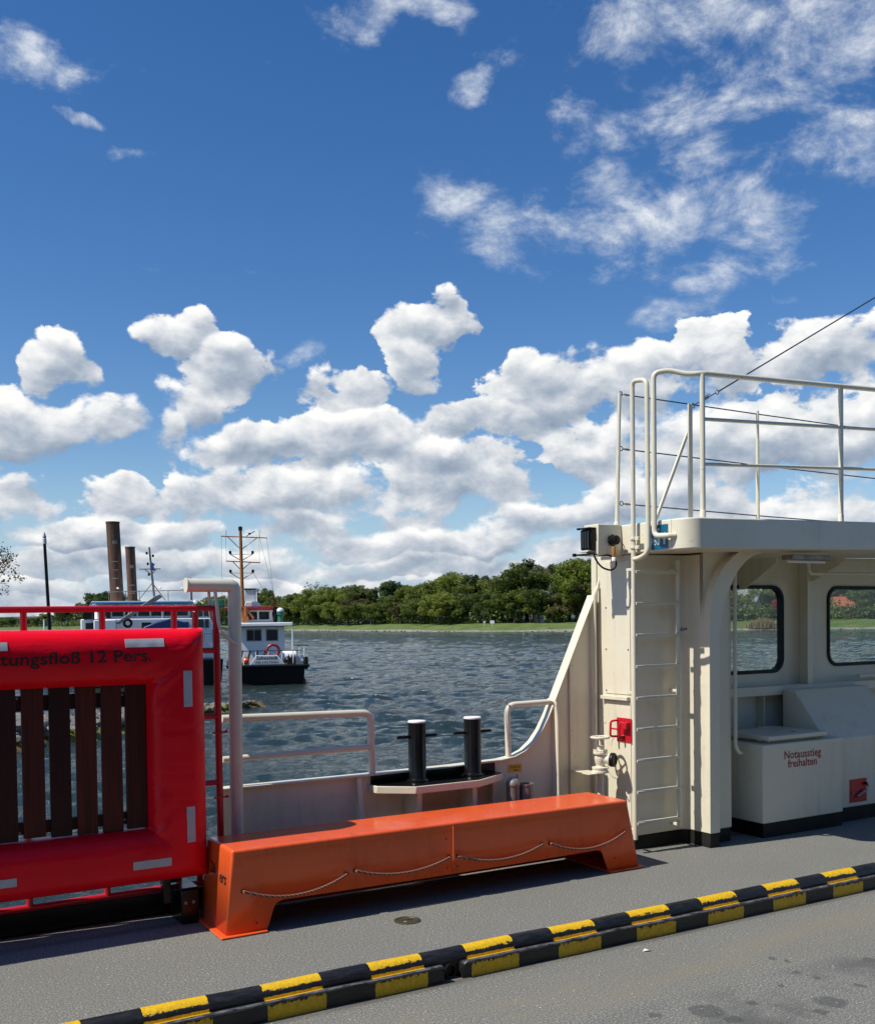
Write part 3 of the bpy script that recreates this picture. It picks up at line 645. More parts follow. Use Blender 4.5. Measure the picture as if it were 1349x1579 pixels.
def on_raft(mb, off=.003):
    mb.v = [(x, raft_y(x, z)-off, z) for x, y, z in mb.v]; return mb
def patch(x0, x1, z0, z1, par, tilt=0):
    mb = MB(); nx, nz = max(2, int((x1-x0)/.012)), max(2, int((z1-z0)/.012)); vs = []
    for layer in (.0008, .003):
        for j in range(nz+1):
            for i in range(nx+1):
                x = x0+(x1-x0)*i/nx; z = z0+(z1-z0)*j/nz+tilt*(x-x0); vs.append((x, raft_y(x, z)-layer, z))
    N = (nx+1)*(nz+1); fs = []
    for j in range(nz):
        for i in range(nx):
            a = N+j*(nx+1)+i; fs.append((a, a+1, a+nx+2, a+nx+1))
    bd = [i for i in range(nx+1)]+[j*(nx+1)+nx for j in range(1, nz+1)]+[nz*(nx+1)+i for i in range(nx-1, -1, -1)]+[j*(nx+1) for j in range(nz-1, 0, -1)]
    fs += [(bd[i], bd[(i+1) % len(bd)], N+bd[(i+1) % len(bd)], N+bd[i]) for i in range(len(bd))]
    mb.add(vs, fs); return mb.build('reflective_patch', 'reflect', par, smooth=30)
for a in ((1.338, 1.542, 1.523, 1.567), (.560, .764, 1.520, 1.562), (-.24, -.04, 1.52, 1.562), (1.355, 1.558, .349, .393), (.575, .781, .345, .387), (-.24, -.04, .345, .387)):
    patch(*a, rf)
for a in ((1.641, 1.689, 1.196, 1.390), (1.645, 1.691, .463, .655)): patch(*a, rf)
tm = text_mb('Rettungsfloß 12 Pers.', .086, (1.478, 5.5, 1.450), (1, 0, 0), (0, 0, 1), 0, True, 1.03, 'RIGHT', 1.165)
vv = tm.v; out = MB()
out.v = [(x, raft_y(x, z+.0)-.0035, z+(x-1.478)*.005) for x, y, z in vv]; out.f = tm.f
out.build('lettering', 'blacktext', rf, smooth=0)
deckpart = rf
xs_ = [.7455+.0005-.129*i for i in range(12, 0, -1)]+[.690, .835, .969, 1.099, 1.228, 1.357]
xs_ = [.832-.1305*i for i in range(13, 0, -1)]+[.835, .968, 1.099, 1.228, 1.354]
rs = random.Random(5)
for x in xs_:
    zb = .553+rs.uniform(-.008, .006); w = rs.uniform(.103, .109)
    MB().box(x, x+w, 5.598+rs.uniform(-.004, .003), 5.619, zb, 1.345).build('slat', 'wood', rf, bevel=.003)
for z0, z1 in ((.575, .640), (1.205, 1.285)):
    MB().box(-1.0, 1.50, 5.6205, 5.650, z0, z1).build('batten', 'wood', rf, bevel=.003)
for x, z in ((.818, 1.275), (.818, .585), (1.346, 1.270), (1.346, .600)):
    MB().lathe([(.009, 0), (.008, -.003), (.003, -.005)], (x, 5.6203, z), 'Y', 12).build('screw', 'galv', rf)

# ---------------------------------------------------------------- cream post with arm
p = empty('arm_post', (2.045, 5.82, 0), 'thick cream tubular post with a short arm, between the red gate and the bulwark rail', 'post')
MB().tube(fillet([(2.035, 5.82, .0), (2.048, 5.82, 1.862), (1.765, 5.82, 1.862)], .035, 4), .0385, 24).build('post_tube', 'cream_rail', p, smooth=40)
MB().lathe([(.043, 0), (.043, .006), (.030, .009)], (1.759, 5.82, 1.862), 'X', 24).build('end_cap', 'cream_rail', p)
tubeo('handle', [(1.925, 5.80, 1.835), (1.935, 5.775, 1.64), (1.948, 5.77, 1.585), (2.045, 5.78, 1.518)], .0105, 'cream_rail', p, fil=.03)
tubeo('handle', [(1.900, 5.835, 1.83), (1.912, 5.85, 1.68), (1.95, 5.84, 1.62), (2.04, 5.83, 1.60)], .009, 'cream_rail', p, fil=.03)

# ---------------------------------------------------------------- bulwark
bw = empty('bulwark', (3.4, 6.0, 0), 'low cream steel bulwark along the ship\'s side, sweeping up to the deckhouse', 'bulwark')
TOP = [(2.0, .646), (3.0, .646), (3.6, .650), (4.0, .660), (4.12, .676), (4.21, .710), (4.29, .768), (4.36, .848), (4.42, .945), (4.48, 1.062), (4.57, 1.245), (4.66, 1.430), (4.76, 1.637), (4.845, 1.81)]
MB().prism([(2.0, 0)]+TOP+[(4.93, 1.99), (4.985, 2.07), (4.985, 0)], 6.0, 6.012, 'Y').build('side_plate', 'cream', bw)
mb = MB(); N = len(TOP); vs = []
for i, (x, z) in enumerate(TOP):
    a = Vector(TOP[max(0, i-1)]); c = Vector(TOP[min(N-1, i+1)]); t = (c-a).normalized(); nn = Vector((-t.y, t.x))
    for y in (5.962, 6.048):
        for s in (0.0005, .0125): vs.append((x+nn.x*s, y, z+nn.y*s))
fs = []
for i in range(N-1):
    o = i*4; q = o+4; fs += [(o, q, q+1, o+1), (o+2, o+3, q+3, q+2), (o+1, q+1, q+3, o+3), (o, o+2, q+2, q)]
fs += [(0, 1, 3, 2), ((N-1)*4, (N-1)*4+2, (N-1)*4+3, (N-1)*4+1)]
mb.add(vs, fs); mb.build('cap_rail', 'cream_rail', bw, smooth=40, bevel=.003)
MB().prism([(6.0, .64), (5.975, .64), (5.865, .0), (6.0, .0)], 2.902, 2.914, 'X').add([(2.893, 5.970, .64), (2.924, 5.970, .64), (2.924, 5.858, 0), (2.893, 5.858, 0), (2.893, 5.975, .64), (2.924, 5.975, .64), (2.924, 5.864, 0), (2.893, 5.864, 0)], [(0, 1, 2, 3), (4, 7, 6, 5), (0, 4, 5, 1), (3, 2, 6, 7), (0, 3, 7, 4), (1, 5, 6, 2)]).build('brace', 'cream', bw)
MB().tube(fillet([(4.43, 6.0, 1.065), (4.447, 5.93, 1.06), (4.462, 5.93, .95), (4.468, 5.93, 0)], .04), .011, 8).box(4.458, 4.470, 5.935, 5.999, .0, 1.02).build('rib', 'cream', bw)
MB().tube([(4.832, 5.965, 0), (4.832, 5.965, 1.80), (4.862, 5.965, 1.87)], .013, 10).build('conduit', 'cream_rail', bw)
MB().box(4.615, 4.665, 5.985, 5.9995, 0, 1.3).build('stiffener', 'cream', bw, bevel=.004)
# bollard shelf
sh = MB().prism([(2.985, 5.999), (3.00, 5.90), (3.20, 5.745), (3.68, 5.745), (3.97, 5.90), (3.985, 5.999)], .540, .588, 'Z').build('bollard_shelf', 'cream_rail', bw, bevel=.004)
MB().prism([(2.995, 5.990), (3.008, 5.903), (3.203, 5.751), (3.677, 5.751), (3.962, 5.905), (3.975, 5.990)], .5885, .5925, 'Z').build('painted_top', 'black', sh)
MB().box(3.005, 3.965, 5.991, 5.9985, .5885, .652).build('painted_back', 'black', sh)
for x, y in ((3.235, 5.79), (3.655, 5.79), (3.90, 5.92)):
    MB().box(x, x+.032, y, y+.008, 0, .539).box(x+.012, x+.02, y+.009, 5.998, 0, .539).build('shelf_leg', 'cream', bw)
yl = MB().box(4.083, 4.192, 5.9955, 5.9985, .572, .626).build('warning_label', 'yellow', bw)
text_mb('Entlüftung', .019, (4.1375, 5.9955, .603), (1, 0, 0), (0, 0, 1), .0006, True, 1, 'CENTER').build('lettering', 'blacktext', yl, smooth=0)
text_mb('Tank', .019, (4.1375, 5.9955, .580), (1, 0, 0), (0, 0, 1), .0006, True, 1, 'CENTER').build('lettering', 'blacktext', yl, smooth=0)

# ---------------------------------------------------------------- mooring bollards
def bollard(x, label):
    b = empty('mooring_bollard', (x, 5.93, .592), label, 'bollard', 'black mooring bollards')
    MB().lathe([(.080, 0), (.080, .008), (.064, .014), (.0585, .024), (.0585, .382)], (x, 5.93, .593), 'Z', 36).build('shaft', 'black', b)
    MB().lathe([(.0585, 0), (.0600, .002), (.0600, .009), (.056, .013), (.001, .016)], (x, 5.93, .976), 'Z', 36).build('cap', 'white', b)
    for s in (-1, 1):
        MB().tube([(x+s*.056, 5.93, .885), (x+s*.148, 5.93, .886)], .0115, 10).build('horn', 'black', b, bevel=.002)
bollard(3.315, 'left of two black mooring bollards with a pale cap, nearer the cream post')
bollard(3.745, 'right of two black mooring bollards with a pale cap, nearer the curved bulwark')

# ---------------------------------------------------------------- rails on the bulwark and the chain between them
a = empty('guard_rail', (2.5, 6.0, .65), 'two-bar cream tube rail on the bulwark behind the thick post', 'guard rail', 'tube rails on the bulwark')
tubeo('top_tube', [(2.02, 6.0, 1.072), (3.012, 6.0, 1.052), (3.018, 6.0, .655)], .0225, 'cream_rail', a, 16, .06)
tubeo('middle_tube', [(2.02, 6.0, .826), (3.0, 6.0, .830)], .0195, 'cream_rail', a, 14)
MB().tube([(3.0, 6.0, 1.07), (3.015, 5.99, 1.10), (3.03, 5.98, 1.09)], .005, 8).build('chain_eye', 'galv', a)
a = empty('guard_rail', (4.25, 6.0, .65), 'short cream hoop rail where the bulwark curves up', 'guard rail', 'tube rails on the bulwark')
tubeo('hoop', [(4.085, 6.0, .665), (4.075, 6.0, 1.045), (4.475, 6.0, 1.050)], .0205, 'cream_rail', a, 16, .07)
MB().tube([(4.08, 6.0, 1.05), (4.06, 5.99, 1.085), (4.045, 5.98, 1.07)], .005, 8).build('chain_eye', 'galv', a)
mb = MB(); n = 74
for i in range(n):
    t = (i+.5)/n; x = 3.03+(4.045-3.03)*t; z = 1.088+(1.068-1.088)*t-.155*4*t*(1-t)*.5; y = 6.0
    sl_ = ((1.068-1.088)-.31*(1-2*t))/1.015; dx = Vector((1, 0, sl_)).normalized(); q = Vector((0, 1, 0)) if i % 2 else Vector((-dx.z, 0, dx.x))
    mb.tube([Vector((x, y, z))+dx*.0088*math.cos(w)+q*.0042*math.sin(w) for w in np.linspace(0, 2*math.pi, 8, endpoint=False)], .0014, 5, close=True)
tag(mb.build('safety_chain', 'galv', None), 'thin grey chain sagging between the two cream rails behind the bollards', 'chain')

# ---------------------------------------------------------------- tank vents
v = empty('tank_vent', (4.03, 5.87, 0), 'dull steel vent pipe with a domed cap, under the yellow label', 'vent pipe', 'steel vent pipes behind the float')
MB().lathe([(.046, 0), (.046, .505), (.050, .506), (.050, .516), (.045, .532), (.034, .550), (.018, .561), (.001, .565)], (4.030, 5.87, 0), 'Z', 28).build('domed_pipe', 'galv', v)
MB().lathe([(.009, 0), (.009, .03), (.005, .034)], (4.06, 5.86, .548), 'Z', 10).build('knob', 'galv', v)
v = empty('tank_vent', (4.135, 5.87, 0), 'dull steel vent pipe with an open rim, right of the domed one', 'vent pipe', 'steel vent pipes behind the float')
MB().lathe([(.050, 0), (.050, .495), (.0545, .497), (.0545, .508), (.047, .508), (.047, .44), (.001, .44)], (4.138, 5.87, 0), 'Z', 28).build('open_pipe', 'galv', v)

sc_ = MB().add([(3.419, 3.872, .003), (3.441, 3.88, .012), (3.459, 3.868, .004), (3.444, 3.858, .009), (3.471, 3.86, .006)], [(0, 1, 2), (0, 2, 3), (2, 4, 3)]).build('paper_scrap', 'white', None, smooth=0)
sd = sc_.modifiers.new('thickness', 'SOLIDIFY'); sd.thickness = .0008
tag(sc_, 'tiny white scrap of paper lying on the road surface in front of the striped kerb', 'litter')

# ================================================================ deckhouse
dhs = empty('deckhouse', (5.1, 5.7, 0), 'cream steel deckhouse and open shelter with a flat overhanging roof and arched corner', 'deckhouse')
RS = .018                                              # the roof rises slightly towards the right
def sheer(o, k=RS, x0=4.86):
    for v in o.data.vertices: v.co.z += (v.co.x-x0)*k
    return o
# corner block with the ladder, then the block behind the arch
MB().prism([(4.88, 5.60), (5.30, 5.60), (5.345, 5.585), (5.366, 5.55), (5.37, 5.45), (5.68, 5.45), (5.68, 5.99), (4.88, 5.99)], .10, 2.092, 'Z').build('corner_block', 'cream', dhs, smooth=50, bevel=.006)
MB().prism([(4.888, 5.606), (5.33, 5.606), (5.362, 5.572), (5.376, 5.458), (5.674, 5.458), (5.674, 5.985), (4.888, 5.985)], 0, .105, 'Z').build('plinth', 'plinth', dhs, bevel=.004)
MB().box(4.872, 4.90, 5.995, 6.05, 0, 2.09).build('edge_strip', 'cream', dhs, bevel=.004)
# arch: a flat flange bent over in a quarter turn, with the web plate behind it
arc = [(5.36, 1.56), (5.366, 1.65), (5.378, 1.74), (5.398, 1.825), (5.430, 1.900), (5.472, 1.966), (5.525, 2.022), (5.588, 2.068), (5.66, 2.112)]
arci = [(5.90, 2.112), (5.80, 2.085), (5.725, 2.042), (5.658, 1.985), (5.600, 1.912), (5.552, 1.828), (5.512, 1.740), (5.482, 1.65), (5.462, 1.56)]
MB().prism([(5.36, .105)]+arc+arci+[(5.455, .105)], 5.345, 5.449, 'Y').build('arch_flange', 'cream', dhs, smooth=40, bevel=.003)
wp = MB(); wa = [(x+.004, z+.002) for x, z in arc]; N = len(wa)
wp.add([(x, y, z) for y in (5.410, 5.430) for x, z in wa]+[(x, y, 2.12) for y in (5.410, 5.430) for x, z in wa], [f for i in range(N-1) for f in ((i, i+1, 2*N+i+1, 2*N+i), (N+i, 3*N+i, 3*N+i+1, N+i+1), (i, N+i, N+i+1, i+1))])
wp.build('web_plate', 'cream', dhs)
MB().prism([(5.366, .105), (5.366, 0), (5.454, 0), (5.454, .104)], 5.352, 5.449, 'Y').build('arch_foot', 'plinth', dhs, bevel=.003)
# roof slab
rc = [(4.855+.0, 5.165)]+[(4.985-.13*math.cos(t), 5.155-.13*math.sin(t)) for t in np.linspace(.1, math.pi/2, 10)]
roof = MB().prism(rc+[(12, 5.025), (12, 6.10), (5.02, 6.10), (4.90, 5.95), (4.855, 5.95)], 2.094, 2.300, 'Z').build('roof', 'cream', dhs, smooth=50, bevel=.009, seg=3)
rm = sheer(roof)
wj = sheer(MB().box(6.062, 6.067, 5.0225, 5.030, 2.10, 2.296).build('weld_seam', 'cream', dhs, bevel=.001))
wj = sheer(MB().box(4.8515, 4.858, 5.18, 5.188, 2.10, 2.296).build('weld_seam', 'cream', dhs, bevel=.001))
# side wall with windows
WY0, WY1 = 6.0, 6.03
def wall_with_holes():
    mb = MB(); holes = [rrect(5.93, 6.846, 1.182, 1.888, .115), rrect(7.404, 8.32, 1.212, 1.888, .115), rrect(8.88, 9.8, 1.22, 1.89, .115)]
    bm = bmesh.new()
    loops = [[(5.68, .10), (12, .10), (12, 2.20), (5.68, 2.11)]]+holes
    es = []
    for lp in loops:
        vs = [bm.verts.new((x, WY0, z)) for x, z in lp]
        es += [bm.edges.new((vs[i], vs[(i+1) % len(vs)])) for i in range(len(vs))]
    bmesh.ops.triangle_fill(bm, use_beauty=True, edges=es)
    r = bmesh.ops.extrude_face_region(bm, geom=bm.faces[:]); 
    for v in [x for x in r['geom'] if isinstance(x, bmesh.types.BMVert)]: v.co.y = WY1
    bm.verts.ensure_lookup_table(); bm.verts.index_update()
    mb.add([v.co[:] for v in bm.verts], [tuple(v.index for v in f.verts) for f in bm.faces]); bm.free(); return mb, holes
wm, holes = wall_with_holes()
wm.build('side_wall', 'cream', dhs, smooth=0)
for hl, (x0, x1, z0, z1) in zip(holes, ((5.93, 6.846, 1.182, 1.888), (7.404, 8.32, 1.212, 1.888), (8.88, 9.8, 1.22, 1.89))):
    inn = rrect(x0+.020, x1-.020, z0+.020, z1-.020, .096); out = rrect(x0-.008, x1+.008, z0-.008, z1+.008, .12)
    mb = MB(); ring_prism(mb, out, inn, 5.984, 6.040, 'Y'); w = mb.build('window', 'rubber', dhs, smooth=40, bevel=.004)
    MB().prism(rrect(x0+.018, x1-.018, z0+.018, z1-.018, .097), 6.012, 6.018, 'Y').build('pane', 'glass', w, smooth=0)
for x in (7.055, 8.62): MB().box(x-.006, x+.006, 5.90, 5.999, 1.075, 2.11).box(x-.03, x+.03, 5.888, 5.8995, 1.075, 2.11).build('wall_rib', 'cream', dhs, bevel=.002)
MB().box(5.681, 12, 5.90, 5.999, 1.050, 1.0745).box(5.681, 12, 5.89, 5.8995, 1.00, 1.0745).build('wall_ledge', 'cream', dhs, bevel=.003)
for x in (6.55, 7.7): MB().prism([(5.999, .11), (5.999, 1.0), (5.93, 1.0), (5.93, .11)], x, x+.012, 'X').build('lower_rib', 'cream', dhs)
MB().box(5.681, 12, 5.985, 5.9995, 0, .10).build('plinth', 'plinth', dhs)
for x in (6.33,): MB().prism([(6.0, 2.10), (5.60, 2.10), (5.60, 2.06), (5.93, 1.86), (6.0, 1.86)], x, x+.010, 'X').build('roof_bracket', 'cream', dhs)
for x in (7.055,): MB().prism([(5.90, 2.11), (5.55, 2.11), (5.55, 2.08), (5.86, 1.93), (5.90, 1.93)], x, x+.010, 'X').build('roof_bracket', 'cream', dhs)
tubeo('corner_pipe', [(5.700, 5.43, 2.09), (5.700, 5.43, .70), (5.735, 5.43, .645), (5.78, 5.45, .640)], .0135, 'cream_rail', dhs, fil=.04)
tubeo('ceiling_pipe', [(6.68, 5.6, 2.11), (6.70, 5.6, 1.975), (9.5, 5.6, 1.995)], .014, 'cream_rail', dhs, fil=.04)
lt = MB().box(6.04, 6.46, 5.20, 5.30, 2.055, 2.090).build('ceiling_light', 'galv', dhs, bevel=.004)
MB().tube([(6.055, 5.25, 2.045), (6.445, 5.25, 2.045)], .013, 12).build('lamp_tube', 'white', lt)
sr = tubeo('handrail', [(7.64, 5.86, 1.118), (9.6, 5.86, 1.118)], .014, 'cream_rail', dhs)
MB().box(7.63, 7.665, 5.845, 5.875, 1.102, 1.135).build('rail_end', 'cream_rail', sr, bevel=.003)
MB().tube([(7.80, 5.86, 1.115), (7.80, 5.90, 1.07)], .008, 8).build('rail_stay', 'cream_rail', sr)
# box on the roof corner
bx = MB().box(4.640, 4.8535, 5.682, 5.84, 2.085, 2.303).build('roof_corner_box', 'cream', dhs, bevel=.006)
MB().box(4.846, 4.8785, 5.632, 5.925, 1.058, 1.084).build('panel_ledge', 'cream_rail', dhs, bevel=.002)
MB().box(4.874, 4.8795, 5.626, 5.90, 1.100, 2.05).box(4.874, 4.8795, 5.626, 5.90, .16, 1.045).build('panel_plate', 'cream', dhs, bevel=.0015)
bl = [(y, z) for z in (1.12, 1.42, 1.72) for y in (5.645, 5.885)]
for y, z in bl: MB().lathe([(.007, 0), (.006, -.004), (.002, -.005)], (4.874, y, z), 'X', 8).build('bolt', 'galv', dhs)
MB().tube([(4.862, 5.965, 1.87), (4.90, 5.975, 1.97), (4.93, 5.98, 2.09)], .010, 8).tube([(4.875, 5.955, 1.86), (4.915, 5.965, 1.97), (4.945, 5.97, 2.09)], .005, 8).build('stay_rod', 'cream_rail', dhs)
# ladder
ld = MB().tube(fillet([(4.812, 5.512, .10), (4.812, 5.512, 3.275), (4.812, 5.366, 3.255), (4.812, 5.360, 2.085), (4.812, 5.46, 2.052), (4.812, 5.512, 2.050)], .05, 6), .0165, 14).build('ladder', 'cream_rail', dhs)
MB().tube([(5.222, 5.512, .145), (5.222, 5.512, 2.05)], .0165, 14).build('stile', 'cream_rail', ld)
for i in range(9):
    z = .215+.2190*i
    mb = MB(); mb.box(4.815, 5.222, 5.488, 5.532, z-.004, z+.004).box(4.815, 5.222, 5.488, 5.496, z-.014, z-.0045); 
    o = mb.build('rung', 'cream_rail', ld, bevel=.002)
for z in (.16, 1.12, 1.98): MB().box(5.213, 5.231, 5.526, 5.5995, z-.01, z+.01).box(4.82, 4.838, 5.526, 5.60, z-.01, z+.01).build('standoff', 'cream_rail', ld, bevel=.002)
for z in (2.13, 2.19):
    MB().lathe([(.024, -.009), (.024, .009)], (4.812, 5.512, z), 'Z', 16).box(4.825, 4.854, 5.50, 5.524, z-.009, z+.009).box(4.805, 4.822, 5.455, 5.490, z-.012, z+.012).build('pipe_clamp', 'cream_rail', ld, bevel=.002)
hk = MB().box(5.239, 5.262, 5.49, 5.520, 1.545, 1.570).tube([(5.255, 5.50, 1.556), (5.285, 5.50, 1.562)], .008, 8).lathe([(.010, 0), (.010, .006)], (5.285, 5.50, 1.560), 'X', 10).build('door_hook', 'galv', ld, bevel=.002)

# ---------------------------------------------------------------- roof railing
rr = empty('roof_railing', (6, 5.1, 2.3), 'pale tube railing along the front edge of the deckhouse roof', 'railing')
def rz(x, z): return z+(x-5.05)*.042
tubeo('top_tube', [(4.858, 5.148, 2.186), (4.812, 5.175, 2.188), (4.812, 5.300, 2.194), (4.812, 5.300, 3.285), (4.90, 5.24, 3.300), (4.985, 5.15, 3.262), (5.06, 5.10, 3.268), (8.5, 5.10, rz(8.5, 3.262))], .0185, 'cream_rail', rr, 16, .045)
for z in (2.965, 2.665): tubeo('middle_tube', [(5.065, 5.10, z), (8.5, 5.10, rz(8.5, z))], .0125, 'cream_rail', rr)
for x in (5.06, 6.445, 7.83):
    q = tubeo('upright', [(x, 5.10, 2.30), (x, 5.10, rz(x, 3.262))], .0180, 'cream_rail', rr)
    MB().lathe([(.0205, 0), (.0205, .05), (.0180, .055)], (x, 5.10, 2.302+(x-4.86)*RS), 'Z', 14).lathe([(.0195, 0), (.0195, .006)], (x, 5.10, 2.63), 'Z', 14).build('sleeve', 'cream_rail', q)
# lifelines on the outer edge of the roof
def stanchion(x, z0, label, xt=0):
    s = empty('wire_stanchion', (x, 6.0, z0), label, 'stanchion', 'wire stanchions on the roof')
    MB().tube([(x, 6.0, z0), (x+xt, 6.0, 3.315)], .0165, 12, r2=.013).build('post_tube', 'cream_rail', s)
    MB().lathe([(.024, 0), (.022, .05), (.017, .06)], (x, 6.0, z0), 'Z', 14).build('socket', 'cream_rail', s)
    return s
s1 = stanchion(5.078, 2.30, 'cream stanchion with shackles at the left end of the roof wires', .037)
stanchion(6.563, 2.33, 'thin cream stanchion holding the roof wires behind the front railing')
def wring(mb, p, r=.016, tr=.004, ax='Y'):
    p = Vector(p); mb.tube([p+(Vector((math.cos(w)*r, 0, math.sin(w)*r)) if ax == 'Y' else Vector((math.cos(w)*r, math.sin(w)*r, 0))) for w in np.linspace(0, 2*math.pi, 14, endpoint=False)], tr, 7, close=True)
for (z, ze, n) in ((3.312, 3.276, 'uppermost'), (2.906, 2.852, 'middle'), (2.498, 2.440, 'lowest')):
    w = empty('life_wire', (5.12, 6.0, z), n+' thin dark wire strung behind the roof railing', 'wire', 'wires behind the roof railing')
    MB().tube([(5.19, 6.0, z-.004), (6.563, 6.0, z-.004-(z-ze)*.52), (8.05, 6.0, ze), (9.8, 6.0, ze-.03)], .0048, 6).build('strand', 'wire', w)
    mb = MB(); wring(mb, (5.125, 6.0, z)); wring(mb, (5.158, 6.0, z-.002), .012, .0035, 'Z'); mb.tube([(5.165, 6.0, z-.003), (5.20, 6.0, z-.004)], .008, 8); mb.build('shackle', 'galv', w)
# post with diagonal brace and the stay that runs up to the mast
br = empty('brace_post', (5.42, 5.6, 2.3), 'flat cream steel post with a diagonal brace on the roof behind the railing', 'post')
MB().box(5.405, 5.432, 5.585, 5.597, 2.30, 3.19).box(5.4325, 5.4445, 5.585, 5.61, 2.30, 3.18).build('flat_post', 'cream_rail', br, bevel=.002)
MB().tube([(5.415, 5.605, 2.985), (5.105, 5.605, 2.345)], .0135, 4, caps=True).build('diagonal', 'cream_rail', br, smooth=0)
st = empty('mast_stay', (5.46, 5.6, 3.18), 'dark steel cable rising to the right from the roof post, with a turnbuckle', 'cable')
mb = MB(); wring(mb, (5.462, 5.6, 3.182), .017); mb.tube([(5.475, 5.6, 3.19), (5.53, 5.6, 3.216)], .005, 8); mb.build('shackle', 'galv', st)
MB().tube([(5.53, 5.6, 3.216), (5.545, 5.6, 3.224), (5.61, 5.6, 3.257), (5.63, 5.6, 3.266)], [.004, .011, .011, .004], 8).tube([(5.53, 5.59, 3.235), (5.62, 5.59, 3.28)], .003, 6).build('turnbuckle', 'steel', st)
mb = MB(); wring(mb, (5.705, 5.6, 3.304), .016); mb.tube([(5.63, 5.6, 3.266), (5.69, 5.6, 3.297)], .005, 8); mb.build('thimble', 'steel', st)
MB().tube([(5.72, 5.6, 3.311), (7.509, 5.6, 4.262), (10.2, 5.6, 5.76)], .0062, 6).build('cable', 'wire', st)

# ---------------------------------------------------------------- navigation lamp and horn at the roof corner
nv = empty('floodlight', (4.60, 5.82, 2.2), 'black box lamp with brackets on the left end of the roof corner box', 'lamp')
MB().box(4.596, 4.6385, 5.705, 5.815, 2.122, 2.268).build('housing', 'black', nv, bevel=.005)
MB().box(4.588, 4.5955, 5.715, 5.805, 2.135, 2.255).build('lens', 'darkglass', nv, bevel=.002)
for i in range(4): MB().box(4.582, 4.5955, 5.715+.028*i, 5.718+.028*i, 2.128, 2.262).build('fin', 'black', nv)
MB().box(4.575, 4.638, 5.70, 5.825, 2.270, 2.279).lathe([(.014, 0), (.014, .014)], (4.575, 5.815, 2.266), 'Z', 12).build('hood', 'black', nv, bevel=.002)
MB().box(4.58, 4.6385, 5.72, 5.81, 2.108, 2.120).build('rim', 'cream_rail', nv, bevel=.002)
MB().box(4.555, 4.6385, 5.69, 5.85, 2.086, 2.096).lathe([(.015, 0), (.015, .022)], (4.555, 5.84, 2.080), 'Z', 12).build('bracket', 'black', nv, bevel=.002)
tubeo('cable_loop', [(4.62, 5.71, 2.10), (4.625, 5.69, 2.05), (4.655, 5.66, 1.995), (4.72, 5.64, 1.975), (4.765, 5.64, 2.00), (4.775, 5.65, 2.055), (4.74, 5.67, 2.085), (4.66, 5.70, 2.085)], .0065, 'rubber', nv, 8, .03)
sk = empty('deck_socket', (4.775, 5.68, 2.19), 'round black socket with a brass plug and hanging cable on the roof corner box', 'socket')
MB().lathe([(.040, 0), (.042, -.006), (.034, -.012), (.033, -.050), (.028, -.056), (.001, -.058)], (4.765, 5.681, 2.190), 'Y', 22).build('socket_body', 'black', sk)
for j in range(6):
    w = j*math.pi/3; MB().lathe([(.006, 0), (.006, -.008)], (4.765+.036*math.cos(w), 5.679, 2.190+.036*math.sin(w)), 'Y', 8).build('screw', 'galv', sk)
MB().lathe([(.012, .03), (.0145, .015), (.0145, -.03), (.011, -.045)], (4.745, 5.64, 2.115), 'Z', 16).build('brass_plug', 'brass', sk)
MB().lathe([(.0135, .0), (.0155, -.004), (.0155, -.026), (.009, -.03)], (4.745, 5.64, 2.069), 'Z', 16).build('plug_nut', 'white', sk)
tubeo('tether', [(4.80, 5.64, 2.185), (4.835, 5.63, 2.15), (4.84, 5.63, 2.09), (4.80, 5.63, 2.065), (4.755, 5.635, 2.075)], .0030, 'galv', sk, 6, .03)

# ---------------------------------------------------------------- blue sign
sg = empty('lift_sign', (4.855, 5.19, 2.18), 'square blue sign with white bicycle and pedestrian symbols on the roof edge', 'sign')
SX = 4.8495
MB().box(SX, SX+.0035, 5.213, 5.402, 2.106, 2.270).build('panel', 'signblue', sg, bevel=.0008)
def onsign(mb, name):
    # local (u right, v up) -> the left face of the roof; u runs towards the camera
    mb.v = [(SX-.0012-p[2], 5.402-p[0], 2.106+p[1]) for p in mb.v]; return mb.build(name, 'signwhite', sg, smooth=0)
def fig(u, v, h):
    m = MB(); r = h*.095
    m.prism([(u+r*math.cos(a), v+h-r+r*math.sin(a)) for a in np.linspace(0, 2*math.pi, 14, endpoint=False)], 0, .0006, 'Z')
    m.prism([(u-.16*h, v+.75*h), (u+.16*h, v+.75*h), (u+.20*h, v+.42*h), (u+.13*h, v+.42*h), (u+.10*h, v+.62*h), (u+.10*h, v), (u+.015*h, v), (u+.012*h, v+.38*h), (u-.012*h, v+.38*h), (u-.015*h, v), (u-.10*h, v), (u-.10*h, v+.62*h), (u-.13*h, v+.42*h), (u-.20*h, v+.42*h)], 0, .0006, 'Z')
    return m
onsign(fig(.105, .030, .112), 'adult_symbol'); onsign(fig(.158, .030, .078), 'child_symbol')
mb = MB()
for u in (.055, .122):
    c = [(u+.021*math.cos(a), .050+.021*math.sin(a)) for a in np.linspace(0, 2*math.pi, 20, endpoint=False)]; c2 = [(u+.016*math.cos(a), .050+.016*math.sin(a)) for a in np.linspace(0, 2*math.pi, 20, endpoint=False)]
    ring_prism(mb, c, c2, 0, .0006, 'Z')
